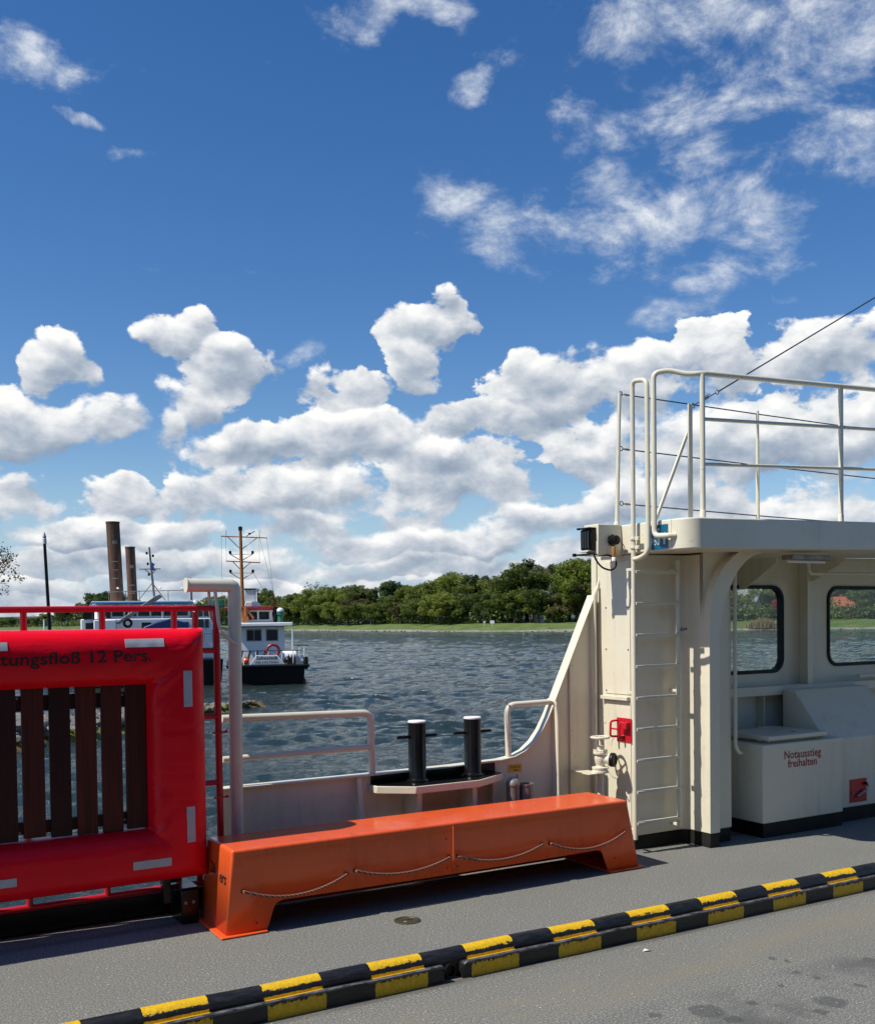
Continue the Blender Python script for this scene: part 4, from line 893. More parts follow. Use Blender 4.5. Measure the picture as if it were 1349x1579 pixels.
for a, b in (((.055, .050), (.072, .080)), ((.072, .080), (.108, .080)), ((.108, .080), (.122, .050)), ((.072, .080), (.085, .050)), ((.085, .050), (.108, .080)), ((.055, .05), (.085, .05)), ((.066, .088), (.078, .088)), ((.108, .08), (.104, .094)), ((.104, .094), (.116, .094))):
    dx, dy = b[0]-a[0], b[1]-a[1]; L = math.hypot(dx, dy); px, py = -dy/L*.0022, dx/L*.0022
    mb.prism([(a[0]+px, a[1]+py), (b[0]+px, b[1]+py), (b[0]-px, b[1]-py), (a[0]-px, a[1]-py)], 0, .0006, 'Z')
mb.v = [((p[0]-.034)*.66+.008, p[1]*.85+.004, p[2]) for p in mb.v]
onsign(mb, 'bicycle_symbol')

# ---------------------------------------------------------------- fire hydrant valve
hv = empty('hydrant_valve', (4.70, 5.75, 0), 'cream hydrant valve with handwheel and black hose cap in front of the curved plate', 'valve')
MB().tube([(4.70, 5.75, 0), (4.70, 5.75, .545)], .0225, 16).build('stand_pipe', 'cream_rail', hv)
MB().box(4.575, 4.76, 5.72, 5.80, .545, .5505).box(4.60, 4.70, 5.80, 5.998, .545, .5505).build('bracket_shelf', 'cream_rail', hv, bevel=.001)
MB().lathe([(.062, .551), (.062, .563), (.057, .565), (.057, .577), (.060, .579), (.060, .589), (.034, .592), (.030, .602), (.036, .618), (.041, .640), (.041, .662), (.034, .680), (.050, .684), (.050, .696), (.046, .698), (.046, .708), (.022, .712), (.022, .742), (.011, .746), (.011, .795)], (4.70, 5.75, 0), 'Z', 26).build('valve_body', 'cream_rail', hv)
for j in range(6):
    w = j*math.pi/3+.3; MB().lathe([(.007, .680), (.007, .716)], (4.70+.043*math.cos(w), 5.75+.043*math.sin(w), 0), 'Z', 6).build('flange_bolt', 'cream_rail', hv)
mb = MB(); mb.tube([(4.70+.062*math.cos(w), 5.75+.062*math.sin(w), .800) for w in np.linspace(0, 2*math.pi, 28, endpoint=False)], .0085, 8, close=True)
for j in range(4): w = j*math.pi/2+.5; mb.tube([(4.70, 5.75, .793), (4.70+.062*math.cos(w), 5.75+.062*math.sin(w), .800)], .006, 6)
mb.lathe([(.014, .783), (.014, .808)], (4.70, 5.75, 0), 'Z', 12); mb.build('handwheel', 'cream_rail', hv)
DX = Vector((.45, -.89, 0)).normalized(); AX = (DX.cross(Vector((0, 0, 1))), Vector((0, 0, 1)), DX)
MB().lathe([(.030, .02), (.030, .055), (.046, .058), (.048, .070)], (4.71, 5.745, .645), AX, 24).build('hose_outlet', 'cream_rail', hv)
MB().lathe([(.050, .071), (.050, .094), (.044, .100), (.030, .100), (.028, .094), (.001, .094)], (4.71, 5.745, .645), AX, 26).build('hose_cap', 'rubber', hv)
tubeo('cap_chain', [(4.715, 5.69, .585), (4.72, 5.67, .55), (4.735, 5.655, .525), (4.765, 5.65, .512), (4.775, 5.65, .53), (4.77, 5.655, .575)], .0032, 'cream_rail', hv, 6, .012)

# ---------------------------------------------------------------- red holder on the side of the deckhouse
rh = empty('red_holder', (4.874, 5.69, .84), 'bright red plate with a red tubular holder on the sunlit side of the deckhouse', 'holder')
MB().box(4.868, 4.8735, 5.614, 5.768, .760, .932).build('back_plate', 'redpaint', rh, bevel=.001)
tubeo('holder_loop', [(4.868, 5.76, .912), (4.805, 5.76, .908), (4.800, 5.76, .800), (4.868, 5.76, .795)], .008, 'redpaint', rh, 10, .02)
tubeo('holder_loop', [(4.868, 5.69, .905), (4.825, 5.69, .900), (4.82, 5.69, .79), (4.868, 5.69, .785)], .008, 'redpaint', rh, 10, .02)
MB().box(4.83, 4.867, 5.625, 5.685, .855, .905).box(4.802, 4.815, 5.69, 5.76, .850, .862).build('latch', 'redpaint', rh, bevel=.004)
MB().lathe([(.008, 0), (.008, -.02)], (4.868, 5.70, .80), 'X', 10).build('bolt', 'galv', rh)
tubeo('pin_wire', [(4.80, 5.80, .90), (4.785, 5.84, .87), (4.78, 5.845, .835)], .002, 'galv', rh, 5, .01)

# ---------------------------------------------------------------- emergency exit locker
lk = empty('exit_locker', (6.37, 5.65, 0), 'low cream steel locker with a raised lid and red emergency exit lettering', 'locker')
MB().box(5.925, 6.812, 5.375, 5.925, .107, .690).build('locker_body', 'cream', lk, bevel=.008, seg=3)
MB().box(5.931, 6.806, 5.381, 5.92, 0, .107).build('plinth', 'plinth', lk)
MB().box(6.06, 6.62, 5.455, 5.88, .6905, .712).build('hatch_coaming', 'cream', lk, bevel=.003)
lid = MB().box(6.015, 6.665, 5.400, 5.895, .7125, .748).build('lid', 'cream', lk, bevel=.008, seg=3)
MB().lathe([(.012, 0), (.012, .012), (.008, .014)], (6.38, 5.82, .7485), 'Z', 12).tube([(6.36, 5.82, .757), (6.50, 5.80, .757)], .005, 8).build('lid_handle', 'cream_rail', lid)
MB().tube([(6.39, 5.52, .749), (6.44, 5.52, .749)], .004, 6).build('keyhole', 'blacktext', lid)
for y in (5.47, 5.80): MB().tube([(5.99, y, .722), (6.03, y, .722)], .011, 8).build('hinge', 'cream_rail', lid)
for s, z, x in (('Notausstieg', .572, 6.350), ('freihalten', .505, 6.350)):
    text_mb(s, .085, (x, 5.375, z), (1, 0, 0), (0, 0, 1), .0018, True, 1.02, 'CENTER', .98).build('lettering', 'redtext', lk, smooth=0)
# sloping console
cs = empty('sloping_console', (7.05, 5.7, 0), 'large cream housing with a sloping front to the right of the low locker', 'housing')
MB().prism([(5.455, .11), (5.455, .665), (5.765, 1.045), (5.885, 1.045), (5.885, .11)], 6.715, 7.62, 'X').build('housing_shell', 'cream', cs, bevel=.010, seg=3)
MB().box(6.722, 7.613, 5.461, 5.88, 0, .11).build('plinth', 'plinth', cs)
rp = empty('red_lever_plate', (7.09, 5.45, .24), 'dark red square plate with a small metal lever low on the sloping housing', 'lever plate')
MB().box(6.990, 7.192, 5.449, 5.4545, .146, .332).build('back_plate', 'redpaint', rp, bevel=.001)
MB().tube([(7.06, 5.437, .195), (7.165, 5.430, .240)], .011, 10).build('lever', 'galv', rp)
MB().lathe([(.012, 0), (.012, -.02), (.006, -.024)], (7.165, 5.447, .29), 'Y', 12).tube([(7.165, 5.43, .29), (7.185, 5.43, .265)], .005, 6).build('lock', 'rubber', rp)
MB().lathe([(.009, 0), (.009, -.012)], (7.01, 5.447, .225), 'Y', 10).build('bolt', 'galv', rp)

# ================================================================ far bank
def lerp_path(pts, s):
    d = [0]
    for a, b in zip(pts, pts[1:]): d.append(d[-1]+math.dist(a, b))
    s = max(0, min(s, d[-1]-1e-6)); i = max(j for j in range(len(d)-1) if d[j] <= s)
    t = (s-d[i])/(d[i+1]-d[i]); a, b = pts[i], pts[i+1]
    p = Vector((a[0]+(b[0]-a[0])*t, a[1]+(b[1]-a[1])*t)); v = Vector((b[0]-a[0], b[1]-a[1])).normalized()
    return p, Vector((-v.y, v.x)), d[-1]
BANK = [(-131.4, 726.5), (-9.9, 608.8), (44.4, 553.8), (88.5, 469.9), (112.6, 363.0), (118.8, 278.2), (122.2, 206.6), (133.8, 170.8), (154.7, 146.9), (174.0, 129.8), (211.8, 107.6), (318.0, 80.1)]
_, _, BL = lerp_path(BANK, 0)
def make_bank():
    # cross-section: distance back from the waterline, height
    sec = [(-3, -2.2), (0, -1.25), (.9, -.95), (1.8, -.85), (5, -.15), (11, .45), (22, .9), (60, 2.0), (160, 6), (420, 9)]
    n = 170; vs = []
    for i in range(n+1):
        p, nn, _ = lerp_path(BANK, BL*i/n)
        for j, (b, z) in enumerate(sec):
            q = p+nn*b; w = mnoise.noise((q.x*.06, q.y*.06, 1))
            vs.append((q.x+w*1.2, q.y, z+(w*.25+mnoise.noise((q.x*.3, q.y*.3, 4))*.12 if 0 < j else 0)))
    m = len(sec)
    def strip(j0, j1):
        mb = MB(); V = []
        for i in range(n+1): V += vs[i*m+j0:i*m+j1+1]
        k = j1-j0+1; mb.add(V, [(i*k+j, i*k+j+1, (i+1)*k+j+1, (i+1)*k+j) for i in range(n) for j in range(k-1)]); return mb
    tag(strip(0, 3).build('bank_stones', 'stone'), kind='structure')
    tag(strip(3, 6).build('grass_bank', 'grass'), kind='structure')
    tag(strip(6, 9).build('hillside', 'ground'), kind='structure')
make_bank()
def hN(x, y): return mnoise.noise((x*.06, y*.06, 1))*.25

# loose stones along the far waterline
rnd = random.Random(11)
def rock_mb(mb, c, r, flat=.65):
    bm = bmesh.new(); bmesh.ops.create_icosphere(bm, subdivisions=2 if r > .12 else 1, radius=1)
    q = Quaternion((rnd.random(), rnd.random(), rnd.random(), rnd.random())).normalized(); sd = rnd.random()*100
    sc = Vector((rnd.uniform(.7, 1.25), rnd.uniform(.7, 1.2), rnd.uniform(.6, .95)))
    vs = []
    for v in bm.verts:
        p = v.co.copy(); p *= 1+.35*mnoise.noise(p*1.1+Vector((sd, 0, 0))); p = Vector((p.x*sc.x, p.y*sc.y, p.z*sc.z)); p = q @ p
        vs.append((c[0]+p.x*r, c[1]+p.y*r, c[2]+p.z*r*flat))
    bm.verts.index_update(); mb.add(vs, [tuple(v.index for v in f.verts) for f in bm.faces]); bm.free()
mb = MB()
for i in range(900):
    s = rnd.uniform(0, BL); p, nn, _ = lerp_path(BANK, s); q = p+nn*rnd.uniform(-.3, 1.7)
    o = len(mb.v); r = rnd.uniform(.15, .42)
    V = [(q.x+r*rnd.uniform(.7, 1.2)*a, q.y+r*rnd.uniform(.7, 1.2)*b, -1.1+r*c*.8) for a, b, c in ((1, 0, 0), (-1, 0, 0), (0, 1, 0), (0, -1, 0), (0, 0, 1), (0, 0, -1))]
    mb.add(V, [(0, 2, 4), (2, 1, 4), (1, 3, 4), (3, 0, 4), (2, 0, 5), (1, 2, 5), (3, 1, 5), (0, 3, 5)])
tag(mb.build('shore_stones', 'stone', smooth=0), 'pale stones lining the waterline of the far bank', 'stones', kind='stuff')

# ---------------------------------------------------------------- trees
def leaf_cloud(mb, c, r, n, size, rnd, shell=.55):
    for _ in range(n):
        d = Vector((rnd.gauss(0, 1), rnd.gauss(0, 1), rnd.gauss(0, 1))).normalized()
        k = 1-(1-shell)*rnd.random()**1.6
        k *= 1+.22*mnoise.noise(d*2.2+Vector(c)*.7)
        p = Vector((c[0]+d.x*r[0]*k, c[1]+d.y*r[1]*k, c[2]+d.z*r[2]*k))
        nn = (d+Vector((rnd.gauss(0, .55), rnd.gauss(0, .55), rnd.gauss(0, .55)))).normalized()
        a = nn.orthogonal().normalized(); a = Quaternion(nn, rnd.uniform(0, 6.28)) @ a; b = nn.cross(a); s = size*rnd.uniform(.6, 1.3)
        mb.add([p+a*s, p+b*s*.62, p-a*s, p-b*s*.62], [(0, 1, 2, 3)])
def tree_mesh(seed, kind):
    """unit tree about 10 m tall, trunk at the origin"""
    rnd = random.Random(seed); cr = MB(); tr = MB()
    tops = []
    if kind == 'round': cl = [((rnd.gauss(0, 1.5), rnd.gauss(0, 1.5), rnd.uniform(3.2, 8.2)), rnd.uniform(.9, 1.6)) for _ in range(24)]
    elif kind == 'tall': cl = [((rnd.gauss(0, .75), rnd.gauss(0, .75), 2.2+7.2*(i+.5)/15), 1.35-.07*abs(i-6)) for i in range(15)]
    elif kind == 'broad': cl = [((rnd.gauss(0, 2.3), rnd.gauss(0, 2.3), rnd.uniform(2.2, 7.6)), rnd.uniform(.9, 1.7)) for _ in range(28)]
    elif kind in ('bare', 'sparse'): cl = [((rnd.gauss(0, 1.7), rnd.gauss(0, 1.7), rnd.uniform(3.8, 8.8)), rnd.uniform(.9, 1.6)) for _ in range(14)]
    cl2 = []
    for (x, y, z), r in cl:
        # crown narrows upward
        k = 1-.55*max(0, (z-5)/5)**1.3; cl2.append(((x*k, y*k, min(z, 9.9-r*.75)), r))
    zt = max(q[0][2]+q[1]*.8 for q in cl2); cl2 = [((x, y, z+9.8-zt), r) for (x, y, z), r in cl2]
    for c, r in cl2:
        n = {'bare': 60, 'sparse': 130}.get(kind, 460)
        leaf_cloud(cr, c, (r, r, r*.8), int(n*(r/1.5)**2), .14 if kind == 'bare' else .10 if kind == 'sparse' else .17, rnd, .25 if kind == 'bare' else .5)
        for _ in range(3):
            d = Vector((rnd.gauss(0, 1), rnd.gauss(0, 1), rnd.gauss(0, .8))).normalized()*r
            leaf_cloud(cr, (c[0]+d.x, c[1]+d.y, c[2]+d.z), (.5, .5, .4), 10 if kind == 'bare' else 40 if kind == 'sparse' else 60, .09 if kind == 'sparse' else .15, rnd)
    tr.tube([(0, 0, -.8), (.03, .02, 1.5), (.05, -.04, 4.2), (0, 0, 8.2)], [.26, .20, .14, .03], 7)
    for c, r in cl2:
        z0 = max(1.2, c[2]*.55); w = .05+.03*r
        mid = Vector((c[0]*.5, c[1]*.5, (z0+c[2])*.5-.2)); tr.tube([(0, 0, z0), mid, c], [w, w*.7, .02], 5)
        if kind in ('bare', 'sparse'):
            for _ in range(9):
                d = Vector((rnd.gauss(0, 1), rnd.gauss(0, 1), abs(rnd.gauss(.6, .6)))).normalized()*r*rnd.uniform(.6, 1.1)
                tr.tube([c, Vector(c)+d*.5, Vector(c)+d], [.03, .02, .008], 3)
    return cr, tr
PROTO = {}
for i, kind in enumerate(('round', 'round', 'tall', 'broad', 'broad', 'bare', 'sparse')):
    cr, tr = tree_mesh(20+i, kind)
    me = []
    for nm, mb_, mt in (('crown', cr, 'leaf_mid'), ('trunk', tr, 'bark')):
        o = mb_.build(nm, mt, smooth=0 if nm == 'crown' else 40); o.data.materials[0] = M[mt]; me.append(o.data); bpy.data.objects.remove(o)
    PROTO.setdefault(kind, []).append(me)
def tree(x, y, z, h, kind, mat, label, rnd, w=1., group='trees on the far bank', name='tree'):
    e = bpy.data.objects.new(name, None); COL.objects.link(e); e.location = (x, y, z); s = h/10
    e.scale = (s*w, s*w, s); e.rotation_euler.z = rnd.uniform(0, 6.28); e.empty_display_size = .1
    tag(e, label, 'tree', group)
    cm, tm_ = rnd.choice(PROTO[kind])
    c = bpy.data.objects.new('crown', cm); COL.objects.link(c); c.parent = e
    c.material_slots[0].link = 'OBJECT'; c.material_slots[0].material = M[mat]
    t = bpy.data.objects.new('trunk', tm_); COL.objects.link(t); t.parent = e
    return e
TREES = [(129.1, 376.1, 0.7837618101621905, 10.79, 'broad', 'leaf_fresh', 1.0, 'bright fresh-green spreading tree in the wood on the far bank, first such from the left'),
 (128.0, 363.9, 0.7125744933456708, 11.01, 'tall', 'leaf_mid', 0.75, 'slender mid-green tree in the wood on the far bank, first such from the left'),
 (128.8, 357.6, 0.7133189143209473, 12.47, 'tall', 'leaf_mid', 0.75, 'slender mid-green tree in the wood on the far bank, second such from the left'),
 (127.9, 347.3, 0.6588136369001911, 12.57, 'broad', 'leaf_mid', 1.0, 'broad mid-green tree in the wood on the far bank, third such from the left'),
 (132.3, 350.3, 0.7841837501491402, 12.81, 'broad', 'leaf_mid', 1.0, 'broad mid-green tree in the wood on the far bank, fifth such from the left'),
 (133.4, 345.5, 0.800223424860445, 11.88, 'round', 'leaf_mid', 1.0, 'rounded mid-green tree in the wood on the far bank, first such from the left'),
 (129.9, 330.5, 0.6744899162333361, 9.83, 'tall', 'leaf_brown', 0.75, 'slender olive-brown tree in the wood on the far bank, first such from the left'),
 (134.8, 335.7, 0.8152508162350078, 9.77, 'broad', 'leaf_mid', 1.0, 'broad mid-green tree in the wood on the far bank, seventh such from the left'),
 (131.2, 319.1, 0.690017025900035, 9.96, 'tall', 'leaf_mid', 0.75, 'slender mid-green tree in the wood on the far bank, third such from the left'),
 (133.1, 318.4, 0.7422717594400534, 10.27, 'round', 'leaf_mid', 1.0, 'rounded mid-green tree in the wood on the far bank, third such from the left'),
 (134.9, 315.9, 0.7887999041237672, 9.7, 'round', 'leaf_mid', 1.0, 'rounded mid-green tree in the wood on the far bank, fourth such from the left'),
 (130.2, 299.3, 0.6243122007797306, 10.23, 'broad', 'leaf_fresh', 1.0, 'bright fresh-green spreading tree in the wood on the far bank, third such from the left'),
 (130.4, 295.3, 0.6159025876417625, 11.71, 'broad', 'leaf_fresh', 1.0, 'bright fresh-green spreading tree in the wood on the far bank, fourth such from the left'),
 (131.2, 291.9, 0.6220930576389714, 11.41, 'broad', 'leaf_mid', 1.0, 'broad mid-green tree in the wood on the far bank, ninth such from the left'),
 (138.6, 301.4, 0.8128055490330646, 9.81, 'round', 'leaf_fresh', 1.0, 'bright fresh-green rounded tree in the wood on the far bank, second such from the left'),
 (138.0, 295.0, 0.7795302511749829, 11.77, 'round', 'leaf_dark', 1.0, 'dark green rounded tree in the wood on the far bank, fifth such from the left'),
 (132.9, 278.3, 0.6199124212676508, 11.18, 'broad', 'leaf_fresh', 1.0, 'bright fresh-green spreading tree in the wood on the far bank, seventh such from the left'),
 (140.3, 289.3, 0.8103068320751954, 11.95, 'round', 'leaf_dark', 1.0, 'dark green rounded tree in the wood on the far bank, sixth such from the left'),
 (136.1, 274.7, 0.6804287969032894, 10.87, 'broad', 'leaf_mid', 1.0, 'broad mid-green tree in the wood on the far bank, tenth such from the left'),
 (141.9, 282.3, 0.8272929919399281, 10.44, 'round', 'leaf_dark', 1.0, 'dark green rounded tree in the wood on the far bank, seventh such from the left'),
 (137.4, 269.6, 0.6996718125855514, 10.71, 'tall', 'leaf_dark', 0.75, 'slender dark green tree in the wood on the far bank, first such from the left'),
 (137.9, 265.6, 0.7030995728929033, 11.67, 'tall', 'leaf_dark', 0.75, 'slender dark green tree in the wood on the far bank, second such from the left'),
 (141.8, 267.5, 0.7931007247323165, 12.55, 'round', 'leaf_dark', 1.0, 'dark green rounded tree in the wood on the far bank, ninth such from the left'),
 (141.7, 262.3, 0.782210062752557, 11.9, 'tall', 'leaf_dark', 0.75, 'slender dark green tree in the wood on the far bank, third such from the left'),
 (137.7, 250.7, 0.6756795920617857, 10.68, 'round', 'leaf_fresh', 1.0, 'bright fresh-green rounded tree in the wood on the far bank, third such from the left'),
 (139.3, 248.4, 0.7099646377517906, 10.14, 'tall', 'leaf_brown', 0.75, 'slender olive-brown tree in the wood on the far bank, second such from the left'),
 (139.0, 243.4, 0.699218513688459, 10.65, 'broad', 'leaf_mid', 1.0, 'broad mid-green tree in the wood on the far bank, fourteenth such from the left'),
 (141.1, 243.2, 0.7474244337262452, 11.02, 'tall', 'leaf_brown', 0.75, 'slender olive-brown tree in the wood on the far bank, third such from the left'),
 (142.6, 242.0, 0.7809160977482029, 11.32, 'round', 'leaf_mid', 1.0, 'rounded mid-green tree in the wood on the far bank, tenth such from the left'),
 (142.5, 238.2, 0.7620328978813933, 12.07, 'broad', 'leaf_fresh', 1.0, 'bright fresh-green spreading tree in the wood on the far bank, tenth such from the left'),
 (139.8, 229.4, 0.6726640440554188, 12.63, 'round', 'leaf_fresh', 1.0, 'bright fresh-green rounded tree in the wood on the far bank, fourth such from the left'),
 (147.1, 237.2, 0.8162382715452898, 13.36, 'broad', 'leaf_mid', 1.0, 'broad mid-green tree in the wood on the far bank, seventeenth such from the left'),
 (141.5, 224.4, 0.6661495342135091, 12.33, 'round', 'leaf_dark', 1.0, 'dark green rounded tree in the wood on the far bank, tenth such from the left'),
 (147.7, 230.6, 0.7842872044818048, 12.31, 'broad', 'leaf_dark', 1.0, 'dark green spreading tree in the wood on the far bank, third such from the left'),
 (144.3, 221.5, 0.6876097527088522, 11.07, 'broad', 'leaf_fresh', 1.0, 'bright fresh-green spreading tree in the wood on the far bank, twelfth such from the left'),
 (151.4, 228.2, 0.8186075590269064, 11.43, 'broad', 'leaf_brown', 1.0, 'olive-brown spreading tree in the wood on the far bank, second such from the left'),
 (152.1, 225.8, 0.8144744452866364, 11.36, 'round', 'leaf_fresh', 1.0, 'bright fresh-green rounded tree in the wood on the far bank, sixth such from the left'),
 (145.3, 212.1, 0.6491145790012522, 10.88, 'broad', 'leaf_fresh', 1.0, 'bright fresh-green spreading tree in the wood on the far bank, thirteenth such from the left'),
 (150.8, 216.6, 0.7467272121868498, 13.24, 'broad', 'leaf_dark', 1.0, 'dark green spreading tree in the wood on the far bank, sixth such from the left'),
 (146.8, 207.6, 0.6465649826427758, 14.67, 'broad', 'leaf_mid', 1.0, 'broad mid-green tree in the wood on the far bank, eighteenth such from the left'),
 (152.6, 212.3, 0.748266874992757, 14.61, 'round', 'leaf_dark', 1.0, 'dark green rounded tree in the wood on the far bank, twelfth such from the left'),
 (148.1, 203.0, 0.6408418071265446, 12.43, 'round', 'leaf_mid', 1.0, 'rounded mid-green tree in the wood on the far bank, sixteenth such from the left'),
 (152.3, 206.1, 0.7125113153743563, 11.67, 'round', 'leaf_mid', 1.0, 'rounded mid-green tree in the wood on the far bank, seventeenth such from the left'),
 (157.9, 210.3, 0.8070873817860065, 11.66, 'broad', 'leaf_mid', 1.0, 'broad mid-green tree in the wood on the far bank, nineteenth such from the left'),
 (150.0, 197.0, 0.6368560787200388, 10.08, 'round', 'leaf_dark', 1.0, 'dark green rounded tree in the wood on the far bank, thirteenth such from the left'),
 (150.4, 194.8, 0.6324814794047233, 12.46, 'round', 'leaf_dark', 1.0, 'dark green rounded tree in the wood on the far bank, fourteenth such from the left'),
 (159.1, 203.4, 0.7888007519535609, 15.13, 'broad', 'leaf_brown', 1.0, 'olive-brown spreading tree in the wood on the far bank, fourth such from the left'),
 (152.8, 192.2, 0.6426962972422204, 14.7, 'broad', 'leaf_dark', 1.0, 'dark green spreading tree in the wood on the far bank, seventh such from the left'),
 (159.4, 197.5, 0.743459736910608, 14.53, 'tall', 'leaf_brown', 0.75, 'slender olive-brown tree in the wood on the far bank, fourth such from the left'),
 (160.4, 195.4, 0.7342153948989425, 13.38, 'round', 'leaf_mid', 1.0, 'rounded mid-green tree in the wood on the far bank, twentieth such from the left'),
 (159.2, 191.6, 0.6931832336538091, 13.25, 'broad', 'leaf_brown', 1.0, 'olive-brown spreading tree in the wood on the far bank, fifth such from the left'),
 (160.3, 190.6, 0.6940325952985925, 12.46, 'round', 'leaf_brown', 1.0, 'olive-brown rounded tree in the wood on the far bank, fifth such from the left'),
 (122.7, 364.5, 0.5744023672436731, 6.6, 'broad', 'leaf_mid', 1.25, 'broad mid-green tree in the wood on the far bank, first such from the left'),
 (122.3, 355.4, 0.5333073962783943, 7.44, 'round', 'leaf_brown', 1.25, 'olive-brown rounded tree in the wood on the far bank, first such from the left'),
 (122.9, 349.3, 0.5292512812362762, 7.57, 'round', 'leaf_dark', 1.25, 'dark green rounded tree in the wood on the far bank, first such from the left'),
 (123.8, 343.3, 0.5367354307403154, 7.8, 'broad', 'leaf_mid', 1.25, 'broad mid-green tree in the wood on the far bank, second such from the left'),
 (123.8, 334.6, 0.5144858349776922, 8.38, 'broad', 'leaf_mid', 1.25, 'broad mid-green tree in the wood on the far bank, fourth such from the left'),
 (124.9, 329.0, 0.5318690397108377, 6.36, 'round', 'leaf_dark', 1.25, 'dark green rounded tree in the wood on the far bank, second such from the left'),
 (126.0, 324.9, 0.5558734890713298, 7.09, 'broad', 'leaf_mid', 1.25, 'broad mid-green tree in the wood on the far bank, sixth such from the left'),
 (125.8, 317.6, 0.5365088706481138, 6.09, 'round', 'leaf_mid', 1.25, 'rounded mid-green tree in the wood on the far bank, second such from the left'),
 (124.8, 309.0, 0.495060028733598, 6.43, 'broad', 'leaf_dark', 1.25, 'dark green spreading tree in the wood on the far bank, first such from the left'),
 (126.4, 306.8, 0.5378297521178355, 6.87, 'broad', 'leaf_fresh', 1.25, 'bright fresh-green spreading tree in the wood on the far bank, second such from the left'),
 (127.0, 301.6, 0.551487222225029, 5.12, 'round', 'leaf_dark', 1.25, 'dark green rounded tree in the wood on the far bank, third such from the left'),
 (126.4, 294.4, 0.5249167180159358, 4.7, 'broad', 'leaf_mid', 1.25, 'broad mid-green tree in the wood on the far bank, eighth such from the left'),
 (126.0, 288.7, 0.4975485594682888, 5.35, 'round', 'leaf_fresh', 1.25, 'bright fresh-green rounded tree in the wood on the far bank, first such from the left'),
 (128.7, 288.8, 0.5575812490857077, 5.21, 'round', 'leaf_mid', 1.25, 'rounded mid-green tree in the wood on the far bank, fifth such from the left'),
 (128.4, 283.4, 0.5338052815327453, 6.57, 'round', 'leaf_dark', 1.25, 'dark green rounded tree in the wood on the far bank, fourth such from the left'),
 (127.6, 277.2, 0.4977472222860253, 6.75, 'broad', 'leaf_fresh', 1.25, 'bright fresh-green spreading tree in the wood on the far bank, fifth such from the left'),
 (128.0, 272.3, 0.4941464806197311, 5.64, 'broad', 'leaf_fresh', 1.25, 'bright fresh-green spreading tree in the wood on the far bank, sixth such from the left'),
 (128.6, 267.5, 0.49610700558396803, 5.52, 'broad', 'leaf_fresh', 1.25, 'bright fresh-green spreading tree in the wood on the far bank, eighth such from the left'),
 (131.0, 268.1, 0.5518452427325182, 7.56, 'broad', 'leaf_brown', 1.25, 'olive-brown spreading tree in the wood on the far bank, first such from the left'),
 (131.0, 263.8, 0.5432914029029312, 6.14, 'broad', 'leaf_mid', 1.25, 'broad mid-green tree in the wood on the far bank, eleventh such from the left'),
 (129.7, 257.3, 0.5010900363583697, 5.98, 'broad', 'leaf_mid', 1.25, 'broad mid-green tree in the wood on the far bank, twelfth such from the left'),
 (132.0, 258.0, 0.5543563604762893, 4.72, 'round', 'leaf_dark', 1.25, 'dark green rounded tree in the wood on the far bank, eighth such from the left'),
 (131.8, 253.8, 0.5424182808482146, 6.28, 'round', 'leaf_mid', 1.25, 'rounded mid-green tree in the wood on the far bank, sixth such from the left'),
 (132.3, 249.7, 0.5505728874262932, 7.92, 'round', 'leaf_mid', 1.25, 'rounded mid-green tree in the wood on the far bank, seventh such from the left'),
 (132.1, 244.6, 0.538610832886325, 5.91, 'round', 'leaf_brown', 1.25, 'olive-brown rounded tree in the wood on the far bank, second such from the left'),
 (132.9, 242.4, 0.5550486035928812, 5.98, 'round', 'leaf_mid', 1.25, 'rounded mid-green tree in the wood on the far bank, eighth such from the left'),
 (132.9, 239.0, 0.5538872430076294, 6.83, 'round', 'leaf_mid', 1.25, 'rounded mid-green tree in the wood on the far bank, ninth such from the left'),
 (132.7, 234.4, 0.5481080701278112, 6.77, 'broad', 'leaf_mid', 1.25, 'broad mid-green tree in the wood on the far bank, thirteenth such from the left'),
 (133.5, 232.4, 0.5656618385230108, 5.94, 'broad', 'leaf_mid', 1.25, 'broad mid-green tree in the wood on the far bank, fifteenth such from the left'),
 (133.0, 228.0, 0.5529005592488351, 7.75, 'broad', 'leaf_mid', 1.25, 'broad mid-green tree in the wood on the far bank, sixteenth such from the left'),
 (131.1, 221.8, 0.5107393940312195, 7.89, 'broad', 'leaf_fresh', 1.25, 'bright fresh-green spreading tree in the wood on the far bank, ninth such from the left'),
 (131.9, 218.7, 0.5037402787426496, 6.38, 'broad', 'leaf_fresh', 1.25, 'bright fresh-green spreading tree in the wood on the far bank, eleventh such from the left'),
 (134.4, 219.6, 0.5435556190553852, 7.7, 'round', 'leaf_mid', 1.25, 'rounded mid-green tree in the wood on the far bank, eleventh such from the left'),
 (135.4, 217.8, 0.5464227346543719, 6.12, 'round', 'leaf_fresh', 1.25, 'bright fresh-green rounded tree in the wood on the far bank, fifth such from the left'),
 (136.0, 215.4, 0.5417806520418672, 6.67, 'broad', 'leaf_dark', 1.25, 'dark green spreading tree in the wood on the far bank, second such from the left'),
 (134.8, 209.8, 0.49478590959051777, 7.53, 'round', 'leaf_mid', 1.25, 'rounded mid-green tree in the wood on the far bank, twelfth such from the left'),
 (138.3, 212.4, 0.5558691789900919, 8.14, 'broad', 'leaf_dark', 1.25, 'dark green spreading tree in the wood on the far bank, fourth such from the left'),
 (137.8, 208.5, 0.5280061664220222, 6.32, 'broad', 'leaf_dark', 1.25, 'dark green spreading tree in the wood on the far bank, fifth such from the left'),
 (138.2, 206.5, 0.5234692638591054, 6.46, 'round', 'leaf_mid', 1.25, 'rounded mid-green tree in the wood on the far bank, thirteenth such from the left'),
